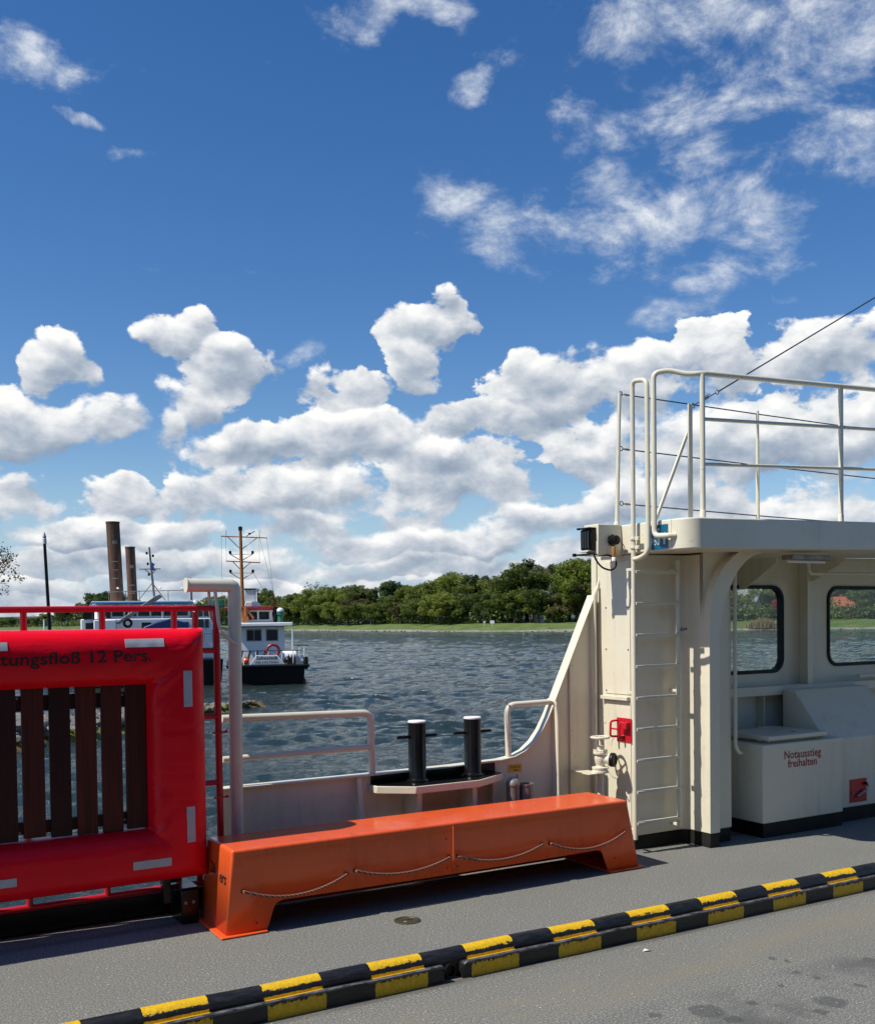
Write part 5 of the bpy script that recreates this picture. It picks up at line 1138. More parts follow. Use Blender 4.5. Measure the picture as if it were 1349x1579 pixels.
 (138.7, 203.5, 0.5153042592760009, 7.33, 'round', 'leaf_mid', 1.25, 'rounded mid-green tree in the wood on the far bank, fourteenth such from the left'),
 (138.4, 200.3, 0.494696022785612, 5.08, 'round', 'leaf_dark', 1.25, 'dark green rounded tree in the wood on the far bank, eleventh such from the left'),
 (141.7, 202.1, 0.5486003542718239, 7.89, 'broad', 'leaf_fresh', 1.25, 'bright fresh-green spreading tree in the wood on the far bank, fourteenth such from the left'),
 (141.0, 197.5, 0.5164524562219216, 7.26, 'round', 'leaf_fresh', 1.25, 'bright fresh-green rounded tree in the wood on the far bank, seventh such from the left'),
 (140.6, 193.8, 0.4940941472968197, 7.94, 'round', 'leaf_mid', 1.25, 'rounded mid-green tree in the wood on the far bank, fifteenth such from the left'),
 (143.4, 191.6, 0.522597261139483, 6.56, 'round', 'leaf_brown', 1.25, 'olive-brown rounded tree in the wood on the far bank, third such from the left'),
 (145.5, 191.7, 0.5523059854456425, 6.92, 'round', 'leaf_fresh', 1.25, 'bright fresh-green rounded tree in the wood on the far bank, eighth such from the left'),
 (145.8, 189.5, 0.5462533845538585, 6.81, 'broad', 'leaf_brown', 1.25, 'olive-brown spreading tree in the wood on the far bank, third such from the left'),
 (147.1, 187.9, 0.5574581184776983, 8.43, 'round', 'leaf_mid', 1.25, 'rounded mid-green tree in the wood on the far bank, eighteenth such from the left'),
 (146.9, 185.4, 0.5355909567436341, 8.86, 'round', 'leaf_brown', 1.25, 'olive-brown rounded tree in the wood on the far bank, fourth such from the left'),
 (147.7, 184.3, 0.5332574574032688, 5.98, 'round', 'leaf_fresh', 1.25, 'bright fresh-green rounded tree in the wood on the far bank, ninth such from the left'),
 (148.2, 182.8, 0.5253747886840259, 9.4, 'round', 'leaf_mid', 1.25, 'rounded mid-green tree in the wood on the far bank, nineteenth such from the left'),
 (147.7, 179.8, 0.49631266121199047, 9.06, 'round', 'leaf_mid', 1.25, 'rounded mid-green tree in the wood on the far bank, twenty-first such from the left'),
 (150.6, 180.3, 0.5257980316862236, 6.94, 'round', 'leaf_dark', 1.25, 'dark green rounded tree in the wood on the far bank, fifteenth such from the left'),
 (152.2, 180.0, 0.5375227149632118, 5.3, 'round', 'leaf_mid', 1.25, 'rounded mid-green tree in the wood on the far bank, twenty-second such from the left'),
 (147.7, 207.9, 0.6599999999999999, 15.79, 'tall', 'leaf_dark', 1.0, 'tall dark green tree standing above the wood left of the bare trees'),
 (147.3, 218.0, 0.708, 12.76, 'tall', 'leaf_dark', 0.6, 'thin dark conifer-like tree beside the bare grey trees'),
 (146.0, 212.4, 0.6599999999999999, 13.2, 'bare', 'leaf_grey', 1.0, 'leafless grey tree on the skyline near the white house, first such from the left'),
 (148.8, 205.1, 0.6599999999999999, 13.86, 'bare', 'leaf_grey', 1.0, 'leafless grey tree on the skyline near the white house, second such from the left'),
 (149.9, 201.9, 0.6599999999999999, 12.11, 'bare', 'leaf_grey', 1.0, 'leafless grey tree on the skyline near the white house, third such from the left'),
 (146.3, 186.7, 0.54, 14.81, 'round', 'leaf_fresh', 1.1, 'tall bright green tree just left of the curved plate top'),
 (151.6, 189.8, 0.612, 14.41, 'round', 'leaf_mid', 1.1, 'tall green tree partly behind the black box lamp'),
 (144.3, 325.5, 1.02, 13.68, 'bare', 'leaf_brown', 1.1, "thin airy tree on the skyline above the workboat's right"),
 (24.1, 602.0, 0.5795755422100461, 5.98, 'round', 'leaf_mid', 1.6, 'distant rounded mid-green tree beyond the boats at the left, first such from the left'),
 (27.5, 588.0, 0.47185419485610414, 5.1, 'broad', 'leaf_mid', 1.6, 'distant broad mid-green tree beyond the boats at the left, first such from the left'),
 (35.5, 596.7, 0.6409930859513155, 6.33, 'broad', 'leaf_brown', 1.6, 'distant olive-brown spreading tree beyond the boats at the left, first such from the left'),
 (40.2, 600.2, 0.7236645555914226, 5.76, 'broad', 'leaf_dark', 1.6, 'distant dark green spreading tree beyond the boats at the left, first such from the left'),
 (43.8, 592.8, 0.6855182805233397, 4.47, 'round', 'leaf_mid', 1.6, 'distant rounded mid-green tree beyond the boats at the left, second such from the left'),
 (47.5, 574.3, 0.5456182806416281, 4.62, 'round', 'leaf_dark', 1.6, 'distant dark green rounded tree beyond the boats at the left, first such from the left'),
 (52.3, 560.0, 0.4904250725747669, 4.32, 'broad', 'leaf_brown', 1.6, 'distant olive-brown spreading tree beyond the boats at the left, second such from the left'),
 (58.1, 577.5, 0.7475800739616423, 4.32, 'broad', 'leaf_mid', 1.6, 'distant broad mid-green tree beyond the boats at the left, second such from the left'),
 (61.9, 568.3, 0.7228418149242078, 4.19, 'round', 'leaf_mid', 1.6, 'distant rounded mid-green tree beyond the boats at the left, third such from the left'),
 (64.9, 544.3, 0.5515207967850537, 3.76, 'round', 'leaf_mid', 1.6, 'distant rounded mid-green tree beyond the boats at the left, fourth such from the left'),
 (68.2, 539.7, 0.5636107296112267, 5.15, 'broad', 'leaf_mid', 1.6, 'distant broad mid-green tree beyond the boats at the left, third such from the left'),
 (71.1, 525.8, 0.4878193173499823, 3.74, 'broad', 'leaf_mid', 1.6, 'distant broad mid-green tree beyond the boats at the left, fourth such from the left'),
 (74.7, 521.5, 0.5085968799133588, 4.72, 'round', 'leaf_dark', 1.6, 'distant dark green rounded tree beyond the boats at the left, second such from the left'),
 (80.1, 514.8, 0.5401023087245267, 4.6, 'broad', 'leaf_brown', 1.6, 'distant olive-brown spreading tree beyond the boats at the left, third such from the left'),
 (83.0, 506.9, 0.5189480880971168, 4.29, 'broad', 'leaf_dark', 1.6, 'distant dark green spreading tree beyond the boats at the left, second such from the left'),
 (87.8, 511.0, 0.6334574342746158, 6.2, 'round', 'leaf_mid', 1.6, 'distant rounded mid-green tree beyond the boats at the left, fifth such from the left'),
 (94.5, 507.6, 0.715970017716219, 7.32, 'round', 'leaf_dark', 1.6, 'distant dark green rounded tree beyond the boats at the left, third such from the left'),
 (95.4, 497.2, 0.6540227824409023, 8.89, 'broad', 'leaf_dark', 1.6, 'distant dark green spreading tree beyond the boats at the left, third such from the left'),
 (99.2, 481.8, 0.6341715592419539, 10.63, 'round', 'leaf_mid', 1.2, 'distant rounded mid-green tree beyond the boats at the left, sixth such from the left'),
 (101.1, 470.0, 0.5988706726869599, 14.68, 'round', 'leaf_dark', 1.2, 'distant dark green rounded tree beyond the boats at the left, fourth such from the left'),
 (103.7, 463.5, 0.618382218926979, 13.61, 'round', 'leaf_dark', 1.2, 'distant dark green rounded tree beyond the boats at the left, fifth such from the left'),
 (107.8, 465.3, 0.7243725760486781, 14.74, 'broad', 'leaf_dark', 1.2, 'distant dark green spreading tree beyond the boats at the left, fourth such from the left'),
 (108.2, 440.7, 0.5823947474193015, 11.17, 'broad', 'leaf_mid', 1.2, 'distant broad mid-green tree beyond the boats at the left, fifth such from the left'),
 (108.4, 427.7, 0.5126328951460254, 9.59, 'round', 'leaf_mid', 1.2, 'distant rounded mid-green tree beyond the boats at the left, seventh such from the left'),
 (111.9, 426.9, 0.5918612502127935, 9.63, 'broad', 'leaf_dark', 1.2, 'distant dark green spreading tree beyond the boats at the left, fifth such from the left'),
 (116.9, 427.6, 0.716675480034769, 10.19, 'broad', 'leaf_brown', 1.2, 'distant olive-brown spreading tree beyond the boats at the left, fourth such from the left'),
 (119.4, 416.4, 0.7177156451201614, 9.38, 'broad', 'leaf_mid', 1.2, 'distant broad mid-green tree beyond the boats at the left, sixth such from the left'),
 (119.9, 402.9, 0.6617341730120685, 7.91, 'round', 'leaf_dark', 1.2, 'distant dark green rounded tree beyond the boats at the left, sixth such from the left'),
 (118.6, 389.2, 0.5653681346792022, 9.48, 'round', 'leaf_dark', 1.2, 'distant dark green rounded tree beyond the boats at the left, seventh such from the left'),
 (121.7, 380.3, 0.6083219321556752, 9.55, 'broad', 'leaf_mid', 1.2, 'distant broad mid-green tree beyond the boats at the left, seventh such from the left'),
 (122.4, 368.7, 0.5811928566917246, 10.64, 'round', 'leaf_mid', 1.2, 'distant rounded mid-green tree beyond the boats at the left, eighth such from the left'),
 (168.2, 165.2, 0.5572361350240128, 7.47, 'round', 'leaf_mid', 1.3, 'mid-height rounded mid-green tree seen through the shelter windows, first such from the left'),
 (170.9, 163.6, 0.5684759435933235, 6.47, 'broad', 'leaf_mid', 1.3, 'mid-height broad mid-green tree seen through the shelter windows, first such from the left'),
 (179.1, 161.3, 0.609710608969738, 7.49, 'round', 'leaf_mid', 1.3, 'mid-height rounded mid-green tree seen through the shelter windows, second such from the left'),
 (180.4, 158.6, 0.5963167897786505, 6.6, 'broad', 'leaf_dark', 1.3, 'mid-height dark green spreading tree seen through the shelter windows, first such from the left'),
 (178.9, 155.7, 0.5592639733131612, 7.24, 'round', 'leaf_dark', 1.3, 'mid-height dark green rounded tree seen through the shelter windows, first such from the left'),
 (181.5, 155.4, 0.5754100155731945, 7.66, 'broad', 'leaf_mid', 1.3, 'mid-height broad mid-green tree seen through the shelter windows, second such from the left'),
 (183.5, 153.6, 0.5751998559791819, 7.79, 'round', 'leaf_fresh', 1.3, 'mid-height bright fresh-green rounded tree seen through the shelter windows, first such from the left'),
 (184.2, 152.4, 0.5696314246530443, 5.96, 'broad', 'leaf_mid', 1.3, 'mid-height broad mid-green tree seen through the shelter windows, third such from the left'),
 (187.2, 152.1, 0.5899684493301973, 6.02, 'round', 'leaf_fresh', 1.3, 'mid-height bright fresh-green rounded tree seen through the shelter windows, second such from the left'),
 (192.1, 147.9, 0.589588129265727, 6.24, 'round', 'leaf_dark', 1.3, 'mid-height dark green rounded tree seen through the shelter windows, second such from the left'),
 (193.1, 146.4, 0.5837261828167244, 5.52, 'broad', 'leaf_dark', 1.3, 'mid-height dark green spreading tree seen through the shelter windows, second such from the left'),
 (195.9, 146.5, 0.6053646797984384, 7.01, 'broad', 'leaf_dark', 1.3, 'mid-height dark green spreading tree seen through the shelter windows, third such from the left'),
 (196.2, 144.4, 0.5857545152999527, 6.25, 'broad', 'leaf_mid', 1.3, 'mid-height broad mid-green tree seen through the shelter windows, fourth such from the left'),
 (196.2, 141.7, 0.5581388029067331, 5.72, 'round', 'leaf_dark', 1.3, 'mid-height dark green rounded tree seen through the shelter windows, third such from the left'),
 (199.5, 142.0, 0.581081815989781, 5.59, 'broad', 'leaf_fresh', 1.3, 'mid-height bright fresh-green spreading tree seen through the shelter windows'),
 (179.5, 177.8, 0.7529061116525133, 10.54, 'broad', 'leaf_mid', 1.2, 'broad mid-green tree seen through the shelter windows, first such from the left'),
 (179.5, 174.8, 0.7286461989354124, 12.74, 'round', 'leaf_dark', 1.2, 'dark green rounded tree seen through the shelter windows, first such from the left'),
 (177.2, 171.3, 0.6818817308317706, 11.16, 'round', 'leaf_mid', 1.2, 'rounded mid-green tree seen through the shelter windows, first such from the left'),
 (185.6, 174.7, 0.7775569840581769, 10.79, 'round', 'leaf_dark', 1.2, 'dark green rounded tree seen through the shelter windows, second such from the left'),
 (185.8, 171.4, 0.750014417269603, 10.22, 'broad', 'leaf_fresh', 1.2, 'bright fresh-green spreading tree seen through the shelter windows, first such from the left'),
 (182.4, 167.5, 0.689724219193171, 11.7, 'round', 'leaf_mid', 1.2, 'rounded mid-green tree seen through the shelter windows, second such from the left'),
 (183.8, 164.4, 0.6720645238414639, 11.51, 'round', 'leaf_dark', 1.2, 'dark green rounded tree seen through the shelter windows, third such from the left'),
 (189.5, 168.0, 0.7459803224395375, 11.77, 'broad', 'leaf_mid', 1.2, 'broad mid-green tree seen through the shelter windows, second such from the left'),
 (195.6, 168.5, 0.7960841679193776, 12.68, 'broad', 'leaf_dark', 1.2, 'dark green spreading tree seen through the shelter windows, first such from the left'),
 (188.4, 161.0, 0.6768260194404032, 11.2, 'broad', 'leaf_dark', 1.2, 'dark green spreading tree seen through the shelter windows, second such from the left'),
 (193.4, 161.2, 0.7150214604466651, 11.75, 'round', 'leaf_dark', 1.2, 'dark green rounded tree seen through the shelter windows, fourth such from the left'),
 (196.8, 161.5, 0.7428980159746421, 11.77, 'round', 'leaf_dark', 1.2, 'dark green rounded tree seen through the shelter windows, fifth such from the left'),
 (192.8, 156.2, 0.6672568422535741, 11.2, 'round', 'leaf_fresh', 1.2, 'bright fresh-green rounded tree seen through the shelter windows, first such from the left'),
 (196.1, 157.1, 0.6990297900089291, 12.14, 'round', 'leaf_dark', 1.2, 'dark green rounded tree seen through the shelter windows, sixth such from the left'),
 (199.4, 156.2, 0.7156252779602241, 9.84, 'round', 'leaf_fresh', 1.2, 'bright fresh-green rounded tree seen through the shelter windows, second such from the left'),
 (197.5, 151.6, 0.6607377746536511, 10.12, 'round', 'leaf_mid', 1.2, 'rounded mid-green tree seen through the shelter windows, third such from the left'),
 (203.0, 154.4, 0.7259852513803147, 11.29, 'round', 'leaf_mid', 1.2, 'rounded mid-green tree seen through the shelter windows, fourth such from the left'),
 (210.0, 157.1, 0.8002995577134242, 11.28, 'broad', 'leaf_mid', 1.2, 'broad mid-green tree seen through the shelter windows, third such from the left'),
 (211.8, 155.7, 0.7974845429125561, 10.55, 'round', 'leaf_mid', 1.2, 'rounded mid-green tree seen through the shelter windows, fifth such from the left'),
 (212.0, 153.1, 0.772095359265986, 11.16, 'broad', 'leaf_mid', 1.2, 'broad mid-green tree seen through the shelter windows, fourth such from the left'),
 (212.8, 150.7, 0.7515624313693345, 12.18, 'broad', 'leaf_fresh', 1.2, 'bright fresh-green spreading tree seen through the shelter windows, second such from the left'),
 (217.0, 151.5, 0.7858859286800426, 10.05, 'round', 'leaf_dark', 1.2, 'dark green rounded tree seen through the shelter windows, seventh such from the left'),
 (218.5, 149.0, 0.7688994414209338, 9.79, 'broad', 'leaf_mid', 1.2, 'broad mid-green tree seen through the shelter windows, fifth such from the left'),
 (221.9, 150.0, 0.7999806884158283, 9.55, 'round', 'leaf_dark', 1.2, 'dark green rounded tree seen through the shelter windows, eighth such from the left'),
 (218.1, 145.3, 0.7276565298164757, 11.32, 'round', 'leaf_mid', 1.2, 'rounded mid-green tree seen through the shelter windows, sixth such from the left'),
 (219.7, 144.1, 0.7259038078418044, 11.87, 'broad', 'leaf_mid', 1.2, 'broad mid-green tree seen through the shelter windows, sixth such from the left'),
 (219.7, 140.5, 0.6883002637426283, 11.87, 'round', 'leaf_fresh', 1.2, 'bright fresh-green rounded tree seen through the shelter windows, third such from the left'),
 (220.5, 139.2, 0.6796322866932643, 11.24, 'broad', 'leaf_fresh', 1.2, 'bright fresh-green spreading tree seen through the shelter windows, third such from the left'),
 (222.1, 139.0, 0.6866116266621938, 10.72, 'broad', 'leaf_fresh', 1.2, 'bright fresh-green spreading tree seen through the shelter windows, fourth such from the left'),
 (165.1, 160.0, 0.4903008635587617, 3.28, 'broad', 'leaf_mid', 1.9, 'low broad mid-green tree seen through the shelter windows, first such from the left'),
 (166.4, 157.9, 0.4850804155982167, 3.1, 'round', 'leaf_dark', 1.9, 'low dark green rounded tree seen through the shelter windows, first such from the left'),
 (169.7, 156.9, 0.5012814338085128, 2.38, 'broad', 'leaf_mid', 1.9, 'low broad mid-green tree seen through the shelter windows, second such from the left'),
 (171.6, 155.9, 0.5061770868346562, 2.54, 'round', 'leaf_dark', 1.9, 'low dark green rounded tree seen through the shelter windows, second such from the left'),
 (172.5, 152.4, 0.48268318462662974, 3.52, 'broad', 'leaf_mid', 1.9, 'low broad mid-green tree seen through the shelter windows, third such from the left'),
 (175.9, 152.5, 0.5093042229066, 2.38, 'round', 'leaf_mid', 1.9, 'low rounded mid-green tree seen through the shelter windows, first such from the left'),
 (176.5, 150.7, 0.49850345023302717, 2.99, 'round', 'leaf_mid', 1.9, 'low rounded mid-green tree seen through the shelter windows, second such from the left'),
 (178.0, 147.9, 0.48492198967512024, 3.26, 'broad', 'leaf_mid', 1.9, 'low broad mid-green tree seen through the shelter windows, fourth such from the left'),
 (182.9, 148.3, 0.5249901586511914, 2.04, 'broad', 'leaf_dark', 1.9, 'low dark green spreading tree seen through the shelter windows, first such from the left'),
 (183.8, 145.6, 0.5083620042557326, 2.39, 'broad', 'leaf_dark', 1.9, 'low dark green spreading tree seen through the shelter windows, second such from the left'),
 (185.3, 144.0, 0.5053795550892115, 2.77, 'round', 'leaf_dark', 1.9, 'low dark green rounded tree seen through the shelter windows, third such from the left'),
 (186.7, 141.9, 0.4979087100611935, 2.71, 'broad', 'leaf_dark', 1.9, 'low dark green spreading tree seen through the shelter windows, third such from the left'),
 (188.9, 141.1, 0.507164072000279, 2.96, 'round', 'leaf_mid', 1.9, 'low rounded mid-green tree seen through the shelter windows, third such from the left'),
 (189.8, 138.4, 0.48561010420636025, 1.98, 'round', 'leaf_mid', 1.9, 'low rounded mid-green tree seen through the shelter windows, fourth such from the left'),
 (191.9, 137.9, 0.49323567062042517, 2.1, 'broad', 'leaf_mid', 1.9, 'low broad mid-green tree seen through the shelter windows, fifth such from the left'),
 (170.9, 150.7, 0.45599999999999996, 4.66, 'round', 'leaf_red', 1.0, 'red-leaved shrub seen through the left shelter window')]
rt_ = random.Random(77)
for (x, y, z, h, kind, mat, w, label) in TREES:
    tree(x, y, z, h, kind, mat, label, rt_, w)
# undergrowth at the foot of the wood
mb = MB(); ru = random.Random(8)
for i in range(900):
    s = ru.uniform(BL*.05, BL*.96); p, nn, _ = lerp_path(BANK, s); q = p+nn*ru.uniform(12, 22); hh = ru.uniform(1.4, 4.4)
    leaf_cloud(mb, (q.x, q.y, .6+hh*.5), (ru.uniform(1.5, 3), ru.uniform(1.5, 3), hh*.75), 46, .34, ru, .4)
tag(mb.build('undergrowth', 'leaf_mid', smooth=0), 'dense green bushes massed along the foot of the trees on the far bank', 'bushes', kind='stuff')

# ---------------------------------------------------------------- houses, boards and reeds on the far bank
def house(x, y, z, w, d, hw, hr, wall, roofm, ang, label):
    e = bpy.data.objects.new('house', None); COL.objects.link(e); e.location = (x, y, z); e.rotation_euler.z = ang
    tag(e, label, 'house'); 
    a = MB().prism([(-w/2, 0), (w/2, 0), (w/2, hw), (0, hw+hr), (-w/2, hw)], -d/2, d/2, 'Y').build('wall', wall, smooth=0); a.parent = e
    r = MB().prism([(-w/2-.4, hw-.3), (0, hw+hr+.06), (w/2+.4, hw-.3), (w/2+.4, hw-.05), (0, hw+hr+.32), (-w/2-.4, hw-.05)], -d/2-.4, d/2+.4, 'Y').build('roof', roofm, smooth=0); r.parent = e
    for xx, zz in ((-w*.22, hw*.35), (w*.22, hw*.35), (0, hw*1.05)):
        f = MB().box(xx-.55, xx+.55, -d/2-.05, -d/2-.003, zz, zz+1.2).build('window', 'white', smooth=0); f.parent = e
        g_ = MB().box(xx-.47, xx+.47, -d/2-.06, -d/2-.0505, zz+.08, zz+1.12).build('pane', 'darkglass', smooth=0); g_.parent = f
    c = MB().box(w*.15, w*.15+.6, -.3, .3, hw+hr*.4, hw+hr+.9).build('chimney', 'brick', smooth=0); c.parent = r
house(146.0,197.9,.5,4.2,6,4.6,2.6,'white','tiles',0.35-YAW,'small white gabled house among the trees on the far bank')
house(177.3,164.4,.5,5.5,7,2.4,4.6,'white','tiles',0.5-YAW,'house with a grey pointed gable roof behind the hedge, through the left window')
house(189.5,150.0,.5,5,5,3.0,1.7,'brick','redroof',1.2-YAW,'low red brick house in the right shelter window')

for (x, y, z, w, h, lab) in [(130.5, 197.7, -0.3, 0.95, 0.7, 'white board on the grass edge, larger of two by the far waterline'), (130.3, 200.7, -0.3, 0.4, 0.5, 'small pale sign post on the grass, left of the larger white board')]:
    e = empty('bank_board', (x, y, z), lab, 'board')
    MB().box(x-.04, x+.04, y-.04, y+.04, z-.6, z+1.2).build('post', 'white', e, smooth=0)
    c = math.cos(-YAW); mbx = MB().box(-w/2, w/2, -.09, -.055, 1.2-h/2, 1.2+h/2); mbx.v = [(x+a*math.cos(YAW)+b*math.sin(YAW), y-a*math.sin(YAW)+b*math.cos(YAW), z+q) for a, b, q in mbx.v]
    mbx.build('panel', 'white', e, smooth=0)
REED = [(157.9, 146.1), (162.2, 142.4)]
mb = MB(); rr_ = random.Random(9)
for i in range(2600):
    t = rr_.random(); x = REED[0][0]+(REED[1][0]-REED[0][0])*t; y = REED[0][1]+(REED[1][1]-REED[0][1])*t
    q = Vector((x+rr_.gauss(0, .6), y+rr_.gauss(0, .6))); hh = (1.0+1.1*math.sin(math.pi*min(1, t+.12)))*rr_.uniform(.6, 1.15); a = rr_.uniform(0, 3.14); w = .05
    lx, ly = rr_.gauss(0, .25), rr_.gauss(0, .25)
    mb.add([(q.x-w*math.cos(a), q.y-w*math.sin(a), -.9), (q.x+w*math.cos(a), q.y+w*math.sin(a), -.9), (q.x+lx, q.y+ly, -.9+hh)], [(0, 1, 2)])
tag(mb.build('reed_bed', 'reed', smooth=0), 'dry straw-coloured reeds at the far waterline', 'reeds', kind='stuff')

# ---------------------------------------------------------------- near shore on the left and the rock spit
SP = [(-14, 20), (-4, 22.5), (3.4, 25.3), (4.9, 26.9), (6.9, 28.0), (8.6, 30.2), (11.2, 32.6), (12.8, 33.9)]
_, _, SL = lerp_path(SP, 0)
n = 60; vs = []
for i in range(n+1):
    s = SL*i/n; p, nn, _ = lerp_path(SP, s); k = max(0.05, 1-max(0, s-SL*.62)/(SL*.38)); 
    for b, z in ((-.5, -1.45), (0, -1.15), (.5*k+.2, -1.16+.44*k), (1.3*k+.3, -1.16+.52*k), (2.2*k+.5, -1.18+.33*k), (3*k+.8, -1.5)):
        q = p+nn*b; vs.append((q.x, q.y, z+mnoise.noise((q.x*.9, q.y*.9, 2))*.08))
mb = MB().add(vs, [(i*6+j, i*6+j+1, (i+1)*6+j+1, (i+1)*6+j) for i in range(n) for j in range(5)])
tag(mb.build('rock_spit', 'rock'), kind='structure')
mb = MB()
for i in range(420):
    s = SL*rnd.uniform(.12, .99); p, nn, _ = lerp_path(SP, s); k = max(.08, 1-max(0, s-SL*.62)/(SL*.38)); b = rnd.uniform(-.1, 1.9*k+.2)
    q = p+nn*b; r = rnd.uniform(.13, .36)*(.45+.55*k); rock_mb(mb, (q.x, q.y, -1.12+.36*k*min(1, b+.3)), r)
tag(mb.build('boulders', 'rock', smooth=25), 'grey boulders with yellow-green algae heaped along the low spit on the left', 'boulders', kind='stuff')
land = [(-60, 22), (-14, 21), (-5, 24), (1.0, 30), (3.0, 45), (4.2, 60), (5, 80), (2, 110), (-60, 120)]
mb = MB().prism(land, -1.6, -.35, 'Z'); tag(mb.build('shore', 'ground', smooth=0), kind='structure')
tree(7.0, 63.1, -.4, 7.2, 'sparse', 'leaf_brown', 'sparse olive-leaved tree just reaching in at the left edge of the photo', random.Random(2), 1.1, None, 'shore_tree')
tw = random.Random(12)

# ---------------------------------------------------------------- steel piles and the lamp pole
def pile(x, y, r, ztop, label, lean):
    e = empty('steel_pile', (x, y, WZ), label, 'pile', 'rusty steel piles')
    MB().lathe([(r, -2), (r, .0)], (0, 0, 0), 'Z', 3) if False else None
    MB().tube([(x+lean, y, WZ-1.5), (x, y, ztop)], r, 28).build('pipe', 'rust', e)
    MB().lathe([(r+.015, -.05), (r+.015, .02), (r-.02, .02), (r-.02, -.3), (.01, -.3)], (x, y, ztop), 'Z', 28).build('rim', 'rust', e)
    mb = MB(); mb.box(x-r*.2-.03, x+r*.2+.03, y-r-.06, y-r+.0, ztop-1.05, ztop-.9); 
    for q in range(3): mb.tube([(x-.16, y-r-.04, ztop-1.9-.4*q), (x+.12, y-r-.04, ztop-1.9-.4*q)], .018, 6)
    mb.build('rung_irons', 'galv', e)
pile(11.9, 50.9, .315, 6.50, 'taller and thicker of the two rusty brown steel piles', .35)
pile(13.1, 52.5, .235, 5.44, 'shorter and thinner of the two rusty brown steel piles', .25)
e = empty('marker_pole', (12.7, 73.6, WZ), 'tall thin dark pole with a pale pointed top, alone at the far left', 'pole')
MB().tube([(12.7+.33, 73.6, WZ-1), (12.7, 73.6, 7.05)], .125, 14, r2=.10).build('shaft', 'hull', e)
MB().lathe([(.13, 0), (.13, .35), (.09, .38)], (12.7, 73.6, 7.05), 'Z', 14).build('white_band', 'shipgrey', e)
MB().lathe([(.09, 0), (.13, .08), (.01, .42)], (12.7, 73.6, 7.43), 'Z', 14).build('lantern', 'steel', e)

# ================================================================ vessels
def local(o, par): o.parent = par; return o
def vessel(name, xy, label, cat, turn=0):
    e = bpy.data.objects.new(name, None); COL.objects.link(e); e.location = (xy[0], xy[1], WZ); e.rotation_euler.z = -YAW+turn
    return tag(e, label, cat)
def vb(mb, name, mat, par, **k):
    o = mb.build(name, mat, smooth=k.pop('smooth', 35), **k); o.parent = par; return o
# --- black-hulled workboat seen from astern; x to the right, y away, z up from the waterline
tg = vessel('workboat', (17.5, 45.3), 'white and black workboat with an ochre mast, seen from the stern behind the cream post', 'boat', R(10))
def hullmb(w0, w1, L, h, rake=.25):
    mb = MB(); vs = []; st = [(0, w0, 0), (.35*L, w1, 0), (.7*L, w1*.92, .1), (.9*L, w1*.5, .35), (L, .05, .6)]
    for y, w, dz in st:
        for x, z in ((-w*.86, -.6), (-w, .12), (-w*1.02, h+dz), (w*1.02, h+dz), (w, .12), (w*.86, -.6)): vs.append((x, y-(rake if z > .5 else 0)*(y == 0), z))
    n = 6; fs = [(i*n+j, i*n+(j+1) % n, (i+1)*n+(j+1) % n, (i+1)*n+j) for i in range(len(st)-1) for j in range(n)]+[tuple(range(n)), tuple(range((len(st)-1)*n, len(st)*n))]
    return mb.add(vs, fs)
vb(hullmb(1.64, 1.8, 13, .86), 'hull', 'hull', tg, bevel=.03)
bt = MB().box(-1.72, 1.72, -.02, 8, -.3, .14); vb(bt, 'boot_top', 'boot', tg)
vb(MB().tube([(-1.82, -.27, .80), (1.82, -.27, .80)], .06, 10).tube([(1.84, -.2, .78), (1.95, 6, .82)], .06, 8).tube([(-1.84, -.2, .78), (-1.95, 6, .82)], .06, 8), 'rubbing_strake', 'rubber', tg)
npl = vb(MB().prism([(-.86, .87), (.76, .87), (.42, 1.30), (-.52, 1.30)], -.30, -.26, 'Y'), 'name_board', 'white', tg, bevel=.01)
vb(MB().prism([(-.78, .90), (.68, .90), (.37, 1.27), (-.47, 1.27)], -.306, -.301, 'Y'), 'board_field', 'shipgrey', npl, smooth=0)
for s, z, sz in (('Sehestedt', 1.115, .235), ('KIEL-HOLTENAU', .945, .135)):
    vb(text_mb(s, sz, (-.05, -.308, z-.01), (1, 0, 0), (0, 0, 1), .004, True, 1.05, 'CENTER'), 'lettering', 'blacktext', npl, smooth=0)
ab = vb(MB().box(-1.35, .82, 1.6, 6.2, .86, 2.60), 'aft_cabin', 'white', tg, bevel=.03)
for x0, x1 in ((-.98, -.26), (-.06, .52)):
    w = vb(MB().box(x0, x1, 1.56, 1.599, 1.92, 2.48), 'window', 'steel', tg, bevel=.02)
    vb(MB().box(x0+.04, x1-.04, 1.552, 1.559, 1.96, 2.44), 'pane', 'darkglass', w, smooth=0)
    if x0 < -.5: vb(MB().box((x0+x1)/2-.015, (x0+x1)/2+.015, 1.545, 1.551, 1.96, 2.44), 'mullion', 'steel', w)
vb(MB().box(-1.75, 1.20, .9, 6.4, 2.62, 2.80), 'cabin_roof', 'white', tg, bevel=.04)
for x in (1.17, -1.70): vb(MB().tube([(x, .95, .86), (x, .95, 2.62)], .028, 8), 'roof_post', 'white', tg)
wh = vb(MB().prism([(-1.5, 2.81), (.42, 2.81), (.36, 3.42), (-1.45, 3.42)], 2.6, 5.2, 'Y'), 'wheelhouse', 'white', tg, bevel=.03)
for x0, x1 in ((-1.38, -1.0), (-.9, -.45), (-.36, .12)): vb(MB().box(x0, x1, 2.56, 2.599, 2.95, 3.32), 'window', 'darkglass', wh, bevel=.02)
vb(MB().box(-2.0, .62, 2.2, 5.6, 3.43, 3.57), 'wheelhouse_roof', 'shipred', tg, bevel=.03)
